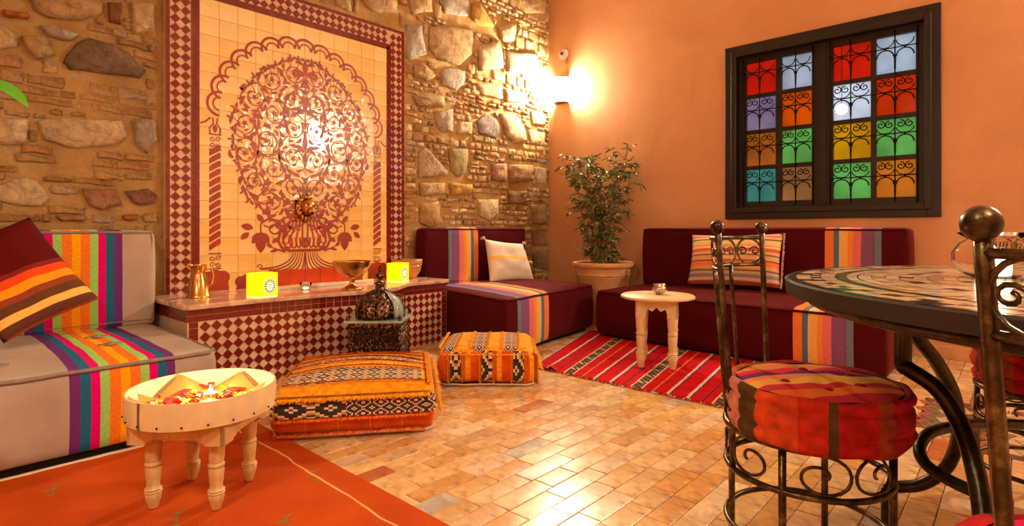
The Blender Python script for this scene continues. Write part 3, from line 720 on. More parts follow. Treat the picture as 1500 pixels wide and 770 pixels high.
for s_ in range(0, 7):
    (xa, ya), (xb, yb) = plan[s_], plan[s_+1]; L_ = math.hypot(xb-xa, yb-ya); rz = math.atan2(yb-ya, xb-xa)
    m_ = max(1, round(L_/0.048)); 
    for k in range(m_):
        t = (k+0.5)/m_
        for zc_ in (0.463, 0.429): place(rbp, 'r', xa+(xb-xa)*t, ya+(yb-ya)*t, zc_, rz)
    if s_ == 0: continue
    m_ = max(1, round(L_/0.0585)); lo_ = 1 if s_ == 1 else 0; hi_ = m_-1 if s_ == 6 else m_
    for k in range(lo_, hi_):
        t = (k+0.5)/m_
        for j in range(7): place(dmp, 'd', xa+(xb-xa)*t, ya+(yb-ya)*t, 0.381-j*0.0585, rz)
    if s_ in (1, 6):
        for j in range(11): place(rbp, 'r', xa+(xb-xa)*((0.5/m_) if s_ == 1 else 1-0.5/m_), ya+(yb-ya)*((0.5/m_) if s_ == 1 else 1-0.5/m_), 0.395-j*0.034, rz)

# ------------------------------------------------------------------ soft furniture
def softbox(mb, quad, z0, z1, r=0.04, bulge=0.02, n=(16, 14, 6), sag=0.0, slots=None, wav=0.004, sidebulge=0.008):
    """rounded upholstered block; quad = FL, FR, BR, BL (x,y). uv: u across, v wraps front-to-back"""
    FL, FR, BR, BL = [Vector(q) for q in quad]
    W = (FR-FL).length; Dp = (BL-FL).length; H = z1-z0
    hx, hy, hz = W/2, Dp/2, H/2
    def pt(a, b, c):
        p = Vector((a*hx, b*hy, c*hz)); q = Vector((max(-hx+r, min(hx-r, p.x)), max(-hy+r, min(hy-r, p.y)), max(-hz+r, min(hz-r, p.z))))
        dd = p-q
        if dd.length > 1e-9: p = q+dd.normalized()*r
        x, y_, z_ = p.x/hx, p.y/hy, p.z
        if c > 0: z_ += bulge*(1-x*x)*(1-y_*y_)*(c)
        k = 1-(c*c); x2 = x*(1+sidebulge*k/hx*(1 if abs(a) > .9 else 0)); y2 = y_*(1+sidebulge*k/hy*(1 if abs(b) > .9 else 0))
        P = FL.lerp(FR, (x2+1)/2).lerp(BL.lerp(BR, (x2+1)/2), (y2+1)/2)
        wv = noise.noise(Vector((P.x*5, P.y*5, z_*5)))*wav
        return (P.x+wv, P.y+wv, z0+hz+z_+wv)
    faces = [(0, 1, 2, 1), (0, 1, 2, -1), (0, 2, 1, 1), (0, 2, 1, -1), (1, 2, 0, 1), (1, 2, 0, -1)]
    cache = {}
    def dist(nn):   # parameter samples concentrated near the ends
        return [math.sin((i/nn-0.5)*PI) for i in range(nn+1)]
    ds = [dist(k) for k in n]
    for fi, (u_, v_, w_, sg) in enumerate(faces):
        mb.mi = (slots[fi] if slots else 0)
        for i in range(n[u_]):
            for j in range(n[v_]):
                idx = []; uv = []
                for (ii, jj) in ((i, j), (i+1, j), (i+1, j+1), (i, j+1)):
                    q = [0, 0, 0]; q[u_] = ds[u_][ii]; q[v_] = ds[v_][jj]; q[w_] = sg
                    key = tuple(round(t, 5) for t in q)
                    if key not in cache: cache[key] = mb.vert(pt(*q))
                    idx.append(cache[key])
                    if w_ == 2: uv.append(((q[0]+1)/2, (q[1]+1)/2))
                    elif w_ == 1: uv.append(((q[0]+1)/2, (q[2]+1)/2))
                    else: uv.append(((q[1]+1)/2 if slots else (q[0]+1)/2, (q[2]+1)/2))
                mb.face(idx, uv)
    mb.mi = 0
def piping(quad, z, r=0.010, c=0.035, jit=0.004, off=0.0):
    """rolled seam running round a mattress edge"""
    P = []; Q = [Vector(q) for q in quad]; n_ = 4
    cen = sum(Q, Vector((0, 0)))/4
    for i in range(4):
        a, b_ = Q[i], Q[(i+1) % 4]; d0 = (b_-a).normalized()
        L_ = (b_-a).length; m_ = max(6, int(L_/0.06))
        for k in range(m_+1):
            t = c/L_+(1-2*c/L_)*k/m_; p = a+(b_-a)*t
            P.append((p.x, p.y, z+random.uniform(-jit, jit)*0.6))
    return P
def slab_ring(pts, r): return MB().tube(pts, r, 6, closed=True)
maroon = (0.075, 0.0016, 0.005)
rb_bands = [(1.2, (0.16, 0.24, 0.34)), (0.35, (0.22, 0.10, 0.20)), (2.2, (0.25, 0.11, 0.28)), (1.5, (0.82, 0.22, 0.22)), (1.0, (0.92, 0.36, 0.07)), (1.2, (0.95, 0.55, 0.14)), (0.45, (0.72, 0.70, 0.40)), (1.1, (0.13, 0.20, 0.30)), (1.7, (0.90, 0.27, 0.06))]
big = [(1.3, (0.16, 0.03, 0.22)), (1.3, (0.02, 0.14, 0.28)), (1.2, (0.72, 0.0, 0.19)), (1.2, (0.35, 0.68, 0.16)), (1.4, (0.88, 0.22, 0.02)), (1.3, (0.98, 0.45, 0.0)), (1.4, (0.88, 0.22, 0.02)), (1.2, (0.35, 0.68, 0.16)), (1.2, (0.72, 0.0, 0.19)), (1.3, (0.02, 0.14, 0.28)), (1.3, (0.16, 0.03, 0.22))]
greyc = (0.44, 0.35, 0.29)
M['maroon'] = velvet('maroon_velour', maroon)
M['grey_cloth'] = simple('grey_piping', (0.27, 0.21, 0.17), 0.9, amt=0.15, sc_=30)
def sofa(name, label, seatq, zs, backq, zb, mat_seat, mat_back, pipe, legs=True, zcrown=0.025):
    c = sum((Vector(q) for q in seatq), Vector((0, 0)))/4
    t = empty(name, (c.x, c.y, 0), label=label, cat='sofa')
    def fin(mb, nm, mat, par=t, **k):
        o = mb.build(nm, mat, **k); o.parent = par
        if par is t: o.location = (-c.x, -c.y, 0)
        return o
    q = MB(); softbox(q, seatq, 0.03, zs, 0.035, zcrown, (36, 18, 8)); seat = fin(q, 'seat', mat_seat, smooth=True)
    ins = 0.012
    def shr(Q, e):
        cc = sum((Vector(x) for x in Q), Vector((0, 0)))/4; return [tuple(Vector(x)+(cc-Vector(x)).normalized()*e) for x in Q]
    o = slab_ring(piping(shr(seatq, 0.004), zs-0.012), 0.009).build('piping', pipe[0], seat, smooth=True)
    q = MB(); softbox(q, backq, zs-0.01, zb, 0.035, 0.008, (30, 6, 14)); back = fin(q, 'backrest', mat_back, smooth=True)
    # seam round the front face of the backrest
    FL, FR = Vector(backq[0]), Vector(backq[1]); P = []
    z0_, z1_ = zs+0.03, zb-0.012
    ring = [(0.01, z0_), (0.01, z1_), (0.99, z1_), (0.99, z0_)]
    for i in range(4):
        a, b_ = ring[i], ring[(i+1) % 4]
        for k in range(14):
            tt = k/14; u_ = a[0]+(b_[0]-a[0])*tt; z_ = a[1]+(b_[1]-a[1])*tt; p = FL.lerp(FR, u_); P.append((p.x, p.y, z_+random.uniform(-0.002, 0.002)))
    nrm = (Vector(backq[0])-Vector(backq[3])).normalized()
    P = [(p[0]-nrm.x*0.006, p[1]-nrm.y*0.006, p[2]) for p in P]
    slab_ring(P, 0.0085).build('piping', pipe[1], back, smooth=True)
    fin(MB().prism([tuple(v) for v in shr(seatq, 0.08)], 0.0, 0.035), 'plinth', M['iron'])
    return t, seat, back
# grey sofa on the left
LS = [(-6.1, -1.27), (-4.03, -1.255), (-4.02, -0.05), (-6.1, -0.05)]; LB = [(-6.1, -0.25), (-4.005, -0.25), (-4.005, -0.03), (-6.1, -0.03)]
def un(x, a, b): return (x-a)/(b-a)
m1 = striped('grey_sofa_cloth_striped', greyc, big, un(-4.575, -6.1, -4.03), un(-4.205, -6.1, -4.03)); m2 = striped('grey_sofa_back_striped', greyc, big, un(-4.59, -6.1, -4.005), un(-4.17, -6.1, -4.005))
ls, seat, back = sofa('floor_sofa', 'low grey sofa with wide rainbow stripes beside the fountain bench', LS, 0.37, LB, 0.915, m1, m2, (m1, m2))
for o_, rng in ((seat, None), (back, None)):       # piping uses plain cloth except over the stripes
    for ch in o_.children: ch.data.materials[0] = M['grey_cloth']
for i, (x, y) in enumerate([(-4.36, -0.62), (-4.36, -0.88), (-4.9, -0.75), (-5.4, -0.75), (-4.78, -1.05)]):
    q = MB(); q.lathe([(0, 0.006), (0.012, 0.006), (0.02, 0.0), (0.024, -0.004)], 10); q.tube([(-0.05, 0, 0), (0, 0.004, 0.004), (0.05, -0.003, 0)], 0.003, 5)
    o = q.build('tuft', M['grey_cloth'], ls, smooth=True); o.location = (x-ls.location.x, y-ls.location.y, 0.37+0.021)
# maroon corner seat by the stone wall
MS = [(-2.10, -1.29), (-0.72, -1.10), (-0.66, -0.05), (-1.84, -0.05)]; MBq = [(-1.935, -0.17), (-0.60, -0.17), (-0.60, -0.03), (-1.935, -0.03)]
m3 = striped('maroon_cloth_striped_seat', maroon, rb_bands, 0.10, 0.42, sheen=0.15); m4 = striped('maroon_cloth_striped_back', maroon, rb_bands, 0.20, 0.48, sheen=0.15)
ms, seat, back = sofa('floor_sofa', 'short maroon sofa seat with a pastel striped runner against the stone wall', MS, 0.42, MBq, 0.935, m3, m4, (M['maroon'], M['maroon']))
# long maroon sofa under the window (front edge along x)
RS = [(-0.99, -1.305), (-1.10, -3.42), (-0.04, -3.42), (-0.04, -1.305)]; RB = [(-0.25, -1.335), (-0.25, -3.43), (-0.03, -3.43), (-0.03, -1.335)]
inv = [(a, b_) for a, b_ in rb_bands[::-1]]
m5 = striped('maroon_cloth_striped_long_seat', maroon, inv, un(2.90, 1.305, 3.42), un(3.25, 1.305, 3.42), sheen=0.15); m6 = striped('maroon_cloth_striped_long_back', maroon, inv, un(2.895, 1.335, 3.43), un(3.262, 1.335, 3.43), sheen=0.15)
rsf, seat, back = sofa('floor_sofa', 'long maroon sofa with a pastel striped runner under the stained glass window', RS, 0.40, RB, 0.93, m5, m6, (M['maroon'], M['maroon']))

def pillow(name, corners, th, mat, label, cat='cushion', n=22, pinch=0.05, **k):
    """corners TL,TR,BR,BL in world space; u runs TL->TR, v runs top->bottom"""
    TL, TR, BR, BL = corners; cc = (TL+TR+BR+BL)/4
    nrm = (TR-TL).cross(BL-TL).normalized()
    q = MB(); gr = {}
    for sd in (1, -1):
        for i in range(n+1):
            for j in range(n+1):
                a, b_ = -1+2*i/n, -1+2*j/n
                edge = (i in (0, n) or j in (0, n))
                if edge and sd == -1: gr[sd, i, j] = gr[1, i, j]; continue
                a2 = a*(1-pinch*(1-b_*b_)*abs(a)**3); b2 = b_*(1-pinch*(1-a*a)*abs(b_)**3)
                P = TL.lerp(TR, (a2+1)/2).lerp(BL.lerp(BR, (a2+1)/2), (b2+1)/2)
                h = th*((1-abs(a)**2.6)*(1-abs(b_)**2.6))**0.55*(0.9+0.25*noise.noise(Vector((a*2, b_*2, 4+sd))))
                gr[sd, i, j] = q.vert(P-cc+nrm*h*sd)
    for sd in (1, -1):
        for i in range(n):
            for j in range(n):
                q.face([gr[sd, i, j], gr[sd, i+1, j], gr[sd, i+1, j+1], gr[sd, i, j+1]], [(i/n, j/n), ((i+1)/n, j/n), ((i+1)/n, (j+1)/n), (i/n, (j+1)/n)])
    t = empty(name, cc, label=label, cat=cat, **k)
    q.build('cover', mat, t, smooth=True)
    return t, cc
# dark red cushion with warm stripes on the grey sofa
T_ = att(43, 318, 2.80); B_ = att(5, 503, 2.45); R_ = att(146, 438, 2.75); L_ = T_+B_-R_
bands = [(7.0, (0.11, 0.003, 0.003)), (0.6, (0.22, 0.02, 0.02)), (1.0, (0.80, 0.08, 0.01)), (1.0, (0.95, 0.36, 0.01)), (0.8, (0.30, 0.06, 0.02)), (1.0, (0.14, 0.05, 0.02)), (0.9, (0.92, 0.55, 0.13)), (1.0, (0.13, 0.04, 0.02)), (0.5, (0.4, 0.08, 0.02))]
mp = striped('striped_maroon_cushion_cloth', (0.1, 0.01, 0.01), bands, -0.02, 1.02, axis=1)
t, cc = pillow('cushion', [L_, T_, R_, B_], 0.07, mp, 'dark maroon cushion with orange and brown stripes leaning on the grey sofa')
edge = [L_, T_, R_, B_]; q = MB()
# white tasselled cushion
wc = [att(710, 350, 5.25), att(766, 357, 5.58), att(783, 410, 5.50), att(717, 414, 5.10)]
m = Mat('offwhite_wool', rough=0.9); u, v = m.uv(); s_ = (v-0.46).ab(); fz = s_.lt(0.04)*s_.gt(0.012) if False else s_.lt(0.045)
m.col(m.mix(fz, m.ramp(m.noise(60, 2), [(0.3, (0.70, 0.60, 0.50)), (0.7, (0.82, 0.73, 0.63))]), m.ramp((v*60).fr(), [(0, (0.86, 0.50, 0.08)), (0.55, (0.90, 0.62, 0.25))]))); m.bump(m.noise(180, 2), 0.4, 0.004)
t, cc = pillow('cushion', wc, 0.075, m.m, 'off-white wool cushion with a yellow band and corner tassels')
M['offwhite'] = simple('offwhite_yarn', (0.72, 0.60, 0.48), 0.9, amt=0.1)
for p in wc+[(wc[1]+wc[2])/2]:
    q = MB(); dr = (p-cc).normalized()
    for k in range(16):
        dd = (dr+Vector((random.uniform(-.5, .5), random.uniform(-.5, .5), random.uniform(-.6, .3)))).normalized(); q.tube([(0, 0, 0), dd*0.022, dd*0.042+Vector((0, 0, -0.012))], [0.007, 0.006, 0.003], 5)
    o = q.build('tassel', M['offwhite'], t, smooth=True); o.location = p-cc
# boucherouite striped cushion
sc_c = [att(1014, 344, 4.95), att(1148, 342, 4.44), att(1143, 422, 4.30), att(1006, 416, 4.80)]
st_ = [(1, (0.80, 0.55, 0.38)), (.8, (0.72, 0.25, 0.14)), (.5, (0.86, 0.62, 0.36)), (.5, (0.24, 0.16, 0.10)), (1.4, (0.86, 0.60, 0.30)), (.5, (0.85, 0.42, 0.10)), (.6, (0.90, 0.66, 0.40)), (1.0, (0.72, 0.14, 0.05)), (.8, (0.80, 0.45, 0.24)), (.4, (0.16, 0.10, 0.08)), (1.3, (0.76, 0.42, 0.22)), (.4, (0.18, 0.10, 0.08)), (1.4, (0.86, 0.20, 0.04)), (1.0, (0.70, 0.38, 0.18)), (.5, (0.22, 0.13, 0.10)), (.8, (0.62, 0.44, 0.30)), (1.0, (0.30, 0.26, 0.32)), (.9, (0.80, 0.52, 0.36)), (.8, (0.50, 0.10, 0.08)), (.6, (0.78, 0.4, 0.2))]
mp = striped('rag_stripe_cloth', (0.7, 0.4, 0.3), st_, -0.02, 1.02, axis=1, wob=0.03)
t, cc = pillow('cushion', sc_c, 0.08, mp, 'oblong rag-woven cushion in cream, orange and purple stripes on the long sofa')
q = MB()
for k in range(120):
    v_ = k/119; p = sc_c[1].lerp(sc_c[2], v_)-cc; a = Vector((0.0, -1, 0)); q.tube([p, p+Vector((random.uniform(-.01, .01), -0.012, random.uniform(-.012, .006)))], [0.004, 0.002], 4)
q.build('ragged_edge', simple('rag_yarn', (0.7, 0.42, 0.34), 0.9, amt=0.5, sc_=60), t)['kind'] = 'stuff'

# ------------------------------------------------------------------ poufs
def kilim_pattern(m, u, v, nu, nv, light=(0.82, 0.70, 0.55), c1=(0.10, 0.012, 0.012), c2=(0.04, 0.05, 0.025), c3=(0.30, 0.02, 0.06), c4=(0.55, 0.30, 0.04)):
    us, vs = (u*(nu*9)).fl()/9.0, (v*(nv*9)).fl()/9.0
    fu, fv_ = (us.fr()-0.445).ab()*2, (vs.fr()-0.445).ab()*2
    dd = fu+fv_; saw = (dd*3.2+(u*nu*6).fr()*0.0).fr()
    base = m.ramp(dd*0.5, [(0, c3), (0.10, light), (0.19, c2), (0.34, light), (0.42, c1), (0.55, light), (0.62, c4), (0.72, c1), (0.84, light), (0.92, c3)], True)
    teeth = ((u*nu*9).fr()-0.5).ab()+((v*nv*9).fr()-0.5).ab()
    return base
def pouf_mats(tag, kind):
    out = []
    # top
    for face in ('top', 'front', 'side'):
        m = Mat('%s_%s' % (tag, face), rough=0.9); u, v = m.uv()
        org = m.ramp(m.noise(30, 3, vec=m.scale(m.tc(), (1, 1, 3))), [(0.3, (0.80, 0.24, 0.004)), (0.55, (0.95, 0.38, 0.008)), (0.75, (1.0, 0.48, 0.015))])
        red = m.ramp(m.noise(9, 3), [(0.3, (0.55, 0.05, 0.006)), (0.7, (0.85, 0.14, 0.012))])
        if kind == 1:
            if face == 'top':
                pat = kilim_pattern(m, u, v, 9, 12)
                isp = v.gt(0.10)*v.lt(0.34); isp2 = v.gt(0.52)*v.lt(0.63)
                lines = (((v-0.70)*9.0).fr().lt(0.16))*v.gt(0.64)
                c = m.mix(isp.mx(isp2), org, pat); c = m.mix(lines, c, (0.22, 0.03, 0.03))
                c = m.mix(u.gt(0.93), c, org)
            elif face == 'front':
                pat = kilim_pattern(m, u, v, 4.2, 2.4); pat2 = kilim_pattern(m, u, v, 9, 4.4, c1=(0.12, 0.01, 0.012), c4=(0.12, 0.01, 0.01))
                p_ = m.mix(u.gt(0.45), pat, pat2)
                c = m.mix(v.gt(0.40)*v.lt(0.86), red, p_); c = m.mix(v.gt(0.86), c, org)
                c = m.mix(((u*5).fr()-0.5).ab().gt(0.485)*v.lt(0.4), c, (0.9, 0.25, 0.02))
            else:
                pat = kilim_pattern(m, u, v, 5, 2.4); c = m.mix(v.gt(0.45)*v.lt(0.8), org, pat)
        else:
            bandu = (u*3.0).fr()
            if face == 'top':
                pat = kilim_pattern(m, u, v, 13, 7, c4=(0.30, 0.05, 0.12)); c = m.mix(bandu.gt(0.06)*bandu.lt(0.46), org, pat)
            elif face == 'front':
                pat = kilim_pattern(m, u, v, 5.5, 1.2, c1=(0.06, 0.01, 0.01), c3=(0.10, 0.02, 0.02)); rr2 = m.mix(bandu.gt(0.84), red, org)
                c = m.mix(bandu.gt(0.36)*bandu.lt(0.70), rr2, pat)
            else: c = org
        m.col(c); m.bump(m.noise(120, 3, vec=m.scale(m.tc(), (1, 1, 1))), 0.5, 0.006); m.b.inputs['Sheen Weight'].default_value = 0.3; m.b.inputs['Sheen Tint'].default_value = (1, 0.5, 0.2, 1)
        out.append(m.m)
    return out
fringe_m = Mat('orange_wool_fringe', rough=0.9); fringe_m.col(fringe_m.attr()); fringe_m = fringe_m.m
OR = [(0.90, 0.30, 0.01), (0.95, 0.40, 0.015), (0.80, 0.20, 0.01), (0.98, 0.46, 0.03)]; RD = [(0.80, 0.12, 0.01), (0.88, 0.18, 0.01), (0.65, 0.06, 0.01)]
def fringe(mb, P0, P1, out, n_, L_, cols, droop=0.7, w_=0.004, lift=0.004):
    P0, P1, out = Vector(P0), Vector(P1), Vector(out)
    al = (P1-P0).normalized()
    for k in range(n_):
        p = P0.lerp(P1, random.random()); mb.col = random.choice(cols)
        l = L_*random.uniform(0.6, 1.2); dv = (out+al*random.uniform(-.35, .35)+Vector((0, 0, -droop+random.uniform(-.2, .2)))).normalized()
        a = p+Vector(out)*lift; w2 = al*w_
        mid = a+out*l*0.35+Vector((0, 0, -l*0.25*droop)); e = a+dv*l
        i = [mb.vert(q_) for q_ in (a-w2, a+w2, mid+w2, mid-w2, e)]
        mb.face([i[0], i[1], i[2], i[3]]); mb.face([i[3], i[2], i[4]])
def pouf(label, quad, h, kind, crown, grp=None):
    c = sum((Vector(q) for q in quad), Vector((0, 0)))/4; t = empty('pouf', (c.x, c.y, 0), label=label, cat='pouf')
    q = MB(); mats = pouf_mats('pouf_kilim_%s' % ('large' if kind == 1 else 'small'), kind)
    softbox(q, quad, 0.012, h, 0.045, crown, (30, 26, 10), slots=[0, 0, 1, 1, 2, 2], wav=0.008, sidebulge=0.02)
    # faces order: top/bottom, front/back (w=1), sides (w=0)
    q2 = q.build('cover', mats, t, smooth=True); q2.location = (-c.x, -c.y, 0)
    FL, FR, BR, BL = [Vector((p[0], p[1], 0)) for p in quad]
    nf = (FL-BL).normalized(); ns = (FR-FL).normalized()
    f = MB()
    def P(a, b_, z, out=0.0): 
        p = FL.lerp(FR, a).lerp(BL.lerp(BR, a), b_); return Vector((p.x, p.y, z))
    def topz(a, b_): return h+crown*(1-(2*a-1)**2)*(1-(2*b_-1)**2)
    if kind == 1:
        fringe(f, P(0.02, 0.0, h-0.022)+nf*0.012, P(0.98, 0.0, h-0.022)+nf*0.012, nf, 900, 0.035, OR)
        fringe(f, P(0.03, 0.0, 0.10)+nf*0.026, P(0.97, 0.0, 0.10)+nf*0.026, nf, 700, 0.022, RD+OR[:1])
        for b_ in (0.09, 0.36, 0.50, 0.65, 0.78, 0.9):
            for s2 in range(10):
                a0, a1 = 0.04+0.092*s2, 0.04+0.092*(s2+1); fringe(f, P(a0, b_, topz(a0, b_)), P(a1, b_, topz(a1, b_)), nf*0.8+Vector((0, 0, 0.5)), 60, 0.024, OR, droop=0.1)
        for s2 in range(10):
            b0, b1 = 0.03+0.094*s2, 0.03+0.094*(s2+1); fringe(f, P(0.95, b0, topz(0.95, b0)), P(0.95, b1, topz(0.95, b1)), ns*0.8+Vector((0, 0, 0.3)), 110, 0.035, OR, droop=0.3)
        fringe(f, P(1, 0.03, h-0.03)+ns*0.01, P(1, 0.97, h-0.03)+ns*0.01, ns, 700, 0.035, OR); fringe(f, P(1, 0.03, 0.09)+ns*0.025, P(1, 0.97, 0.09)+ns*0.025, ns, 500, 0.03, OR)
        fringe(f, P(0, 0.03, h-0.03)-ns*0.01, P(0, 0.97, h-0.03)-ns*0.01, -ns, 500, 0.035, OR)
        fringe(f, P(0.03, 0.0, 0.035)+nf*0.02, P(0.97, 0.0, 0.035)+nf*0.02, nf, 300, 0.02, RD)
        for a in (0.02, 0.98): fringe(f, P(a, 0, 0.03)+nf*0.014, P(a, 0, h-0.03)+nf*0.014, nf, 220, 0.03, OR)
    else:
        for k in range(4):
            for a in ((k+0.06)/3, (k+0.46)/3):
                if a > 0.97: continue
                for s2 in range(8):
                    b0, b1 = 0.04+0.115*s2, 0.04+0.115*(s2+1); fringe(f, P(a, b0, topz(a, b0)), P(a, b1, topz(a, b1)), ns*(-0.8 if a < (k+0.3)/3 else 0.8)+Vector((0, 0, 0.4)), 60, 0.020, OR, droop=0.1)
            for a in ((k+0.36)/3, (k+0.70)/3):
                if a > 0.98: continue
                fringe(f, P(a, 0, 0.03)+nf*0.018, P(a, 0, h-0.03)+nf*0.018, nf*0.6+ns*(-0.6 if a < (k+0.5)/3 else 0.6), 130, 0.018, OR, droop=0.2)
        fringe(f, P(0.98, 0.02, h-0.02), P(0.98, 0.98, h-0.02), ns, 800, 0.05, OR, droop=0.9); fringe(f, P(1, 0.02, h*0.55)+ns*0.02, P(1, 0.98, h*0.55)+ns*0.02, ns, 500, 0.05, OR, droop=0.9)
        fringe(f, P(1, 0, 0.03)+nf*0.01, P(1, 0, h-0.02)+nf*0.01, ns+nf*0.3, 400, 0.03, OR, droop=0.6)
        fringe(f, P(0.02, 0.98, h-0.02), P(0.02, 0.02, h-0.02), -ns, 500, 0.04, OR, droop=0.7)
        fringe(f, P(0.03, 0, h-0.02)+nf*0.012, P(0.97, 0, h-0.02)+nf*0.012, nf, 300, 0.014, OR)
    o = f.build('fringe', fringe_m, t, fixn=False); o['kind'] = 'stuff'; o.location = (-c.x, -c.y, 0)
    q = MB(); q.tube(piping([tuple(v) for v in quad], 0.012), 0.006, 5, closed=True); o = q.build('base_cord', M['offwhite'], t); o.location = (-c.x, -c.y, 0)
    return t
pouf('larger orange kilim pouf with a band of pale diamonds facing the floor', [(-3.93, -1.60), (-3.38, -2.02), (-2.96, -1.47), (-3.51, -1.05)], 0.215, 1, 0.045)
pouf('smaller square orange pouf with vertical patterned strips beside the maroon seat', [(-2.885, -1.48), (-2.515, -1.89), (-2.10, -1.515), (-2.47, -1.105)], 0.215, 2, 0.035)

# ------------------------------------------------------------------ rugs
def rug(name, label, quad, mat, nx_=30, ny_=30, th=0.008, hfun=None):
    FL, FR, BR, BL = [Vector(q) for q in quad]; c = (FL+FR+BR+BL)/4
    q = MB(); g = {}
    for s_ in (0, 1):
        for i in range(nx_+1):
            for j in range(ny_+1):
                u, v = i/nx_, j/ny_; p = FL.lerp(FR, u).lerp(BL.lerp(BR, u), v)
                z = 0.0035+th*s_+(hfun(u, v) if hfun else 0)
                g[s_, i, j] = q.vert((p.x-c.x, p.y-c.y, z))
    for i in range(nx_):
        for j in range(ny_):
            uv = [(i/nx_, j/ny_), ((i+1)/nx_, j/ny_), ((i+1)/nx_, (j+1)/ny_), (i/nx_, (j+1)/ny_)]
            q.face([g[1, i, j], g[1, i+1, j], g[1, i+1, j+1], g[1, i, j+1]], uv); q.face([g[0, i, j+1], g[0, i+1, j+1], g[0, i+1, j], g[0, i, j]], uv)
    for i in range(nx_):
        for j in (0, ny_): q.face([g[0, i, j], g[0, i+1, j], g[1, i+1, j], g[1, i, j]], [(i/nx_, j/ny_)]*4)
    for j in range(ny_):
        for i in (0, nx_): q.face([g[0, i, j], g[0, i, j+1], g[1, i, j+1], g[1, i, j]], [(i/nx_, j/ny_)]*4)
    t = empty(name, (c.x, c.y, 0), label=label, cat='rug'); q.build('weave', mat, t, smooth=True, auto=40); return t, c
# orange kilim
KX0, KX1, KY0, KY1 = -5.9, -3.886, -3.35, -1.285
m = Mat('orange_kilim', rough=0.95); u, v = m.uv()
base = m.ramp(m.noise(4, 5), [(0.3, (0.46, 0.058, 0.003)), (0.7, (0.60, 0.085, 0.005))])
cx_ = (u*9).fr(); cy_ = (v*8+u*0.6).fr()
X_ = (cx_-0.5); Y_ = (cy_-0.5)
cell = ((u*9).fl()*0.37+(v*8+u*0.6).fl()*0.61).fr()
def fan(ox, oy, h_, sp): return (X_-ox).ab().lt((Y_-oy)*sp)*(Y_-oy).gt(0.0)*(Y_-oy).lt(h_)
leafm = fan(0.0, -0.02, 0.07, 1.4).mx(fan(0.13, 0.10, 0.06, 1.5)).mx(fan(-0.02, -0.20, 0.06, 0.9))*cell.lt(0.40)
leaf2 = ((X_-0.05-Y_*0.3).ab().lt(0.008)*Y_.gt(-0.22)*Y_.lt(0.12))*cell.lt(0.40)
ln = ((u-0.948)+(E(m.nt, m.noise(3, 2))-0.5)*0.03).ab().lt(0.0022)
edg = u.gt(1.2)
c = m.mix(leafm.mx(leaf2)*0.95, base, (0.20, 0.22, 0.05)); c = m.mix(ln, c, (0.80, 0.42, 0.14)); m.col(c); m.bump(m.noise(160, 3, vec=m.scale(m.tc(), (1, 6, 1))), 0.4, 0.004)
kr, kc = rug('kilim_rug', 'large plain orange kilim with small green motifs in front of the grey sofa', [(KX0, KY0), (KX1, KY0), (KX1, KY1), (KX0, KY1)], m.m, 40, 40, 0.007, lambda u_, v_: 0.002*(1+noise.noise(Vector((u_*6, v_*6, 0)))))
q = MB(); q.tube([(x-kc.x, KY1+0.004-kc.y+random.uniform(-.004, .004), 0.010) for x in [KX0+0.05*i for i in range(41)]], 0.009, 6)
q.build('edge_binding', M['offwhite'], kr, smooth=True)
# red striped rug
m = Mat('red_striped_rug', rough=0.95); u, v = m.uv()
uw = u+(E(m.nt, m.noise(14, 2))-0.5)*0.006
p5 = (uw*3.55+0.10).fr()
red = m.ramp(m.noise(12, 3), [(0.3, (0.46, 0.002, 0.006)), (0.7, (0.62, 0.005, 0.010))])
wht, blk = (0.70, 0.56, 0.46), (0.045, 0.03, 0.03)
c = m.mix((p5-0.10).ab().lt(0.017), red, wht); c = m.mix((p5-0.34).ab().lt(0.019), c, wht); c = m.mix((p5-0.128).ab().lt(0.010), c, (0.12, 0.02, 0.09)); c = m.mix((p5-0.37).ab().lt(0.011), c, (0.12, 0.02, 0.09))
zig = ((v*26+(p5-0.70)*9).fr()-0.5).ab(); inb = (p5-0.70).ab().lt(0.062)
pb = m.ramp((v*9).fr(), [(0, (0.10, 0.13, 0.07)), (0.33, (0.28, 0.03, 0.03)), (0.66, (0.50, 0.40, 0.22))], True)
c = m.mix(inb, c, m.mix(zig.lt(0.2), pb, blk)); c = m.mix(((p5-0.70).ab()-0.07).ab().lt(0.010), c, (0.72, 0.55, 0.32)); c = m.mix((p5-0.52).ab().lt(0.010), c, (0.10, 0.02, 0.05)); c = m.mix((p5-0.92).ab().lt(0.010), c, (0.72, 0.20, 0.08))
m.col(c); m.bump(m.noise(140, 3), 0.6, 0.006)
def rh(u_, v_): 
    a = 0.0015*(1+noise.noise(Vector((u_*10, v_*7, 0)))); return a+0.020*math.exp(-((u_-0.085)/0.018)**2-((v_)/0.10)**2)
# quad: first edge = near edge (running along -y), u along it
rr2, rc = rug('striped_rug', 'red woollen rug with thin white and black stripes in front of the long sofa', [(-2.17, -1.60), (-2.15, -3.30), (-0.70, -3.20), (-0.80, -1.11)], m.m, 90, 24, 0.007, rh)
q = MB(); q.col = wht
for k in range(330):
    y = -1.60-1.70*k/329; x = -2.17+0.02*k/329; p = Vector((x-rc.x, y-rc.y, 0.007)); q.col = random.choice([(0.6, 0.02, 0.02), wht, (0.2, 0.03, 0.03), (0.6, 0.02, 0.02)])
    q.tube([p, p+Vector((-random.uniform(.008, .022), random.uniform(-.005, .005), -0.003))], [0.0025, 0.0015], 4)
q.build('fringe', fringe_m, rr2)['kind'] = 'stuff'

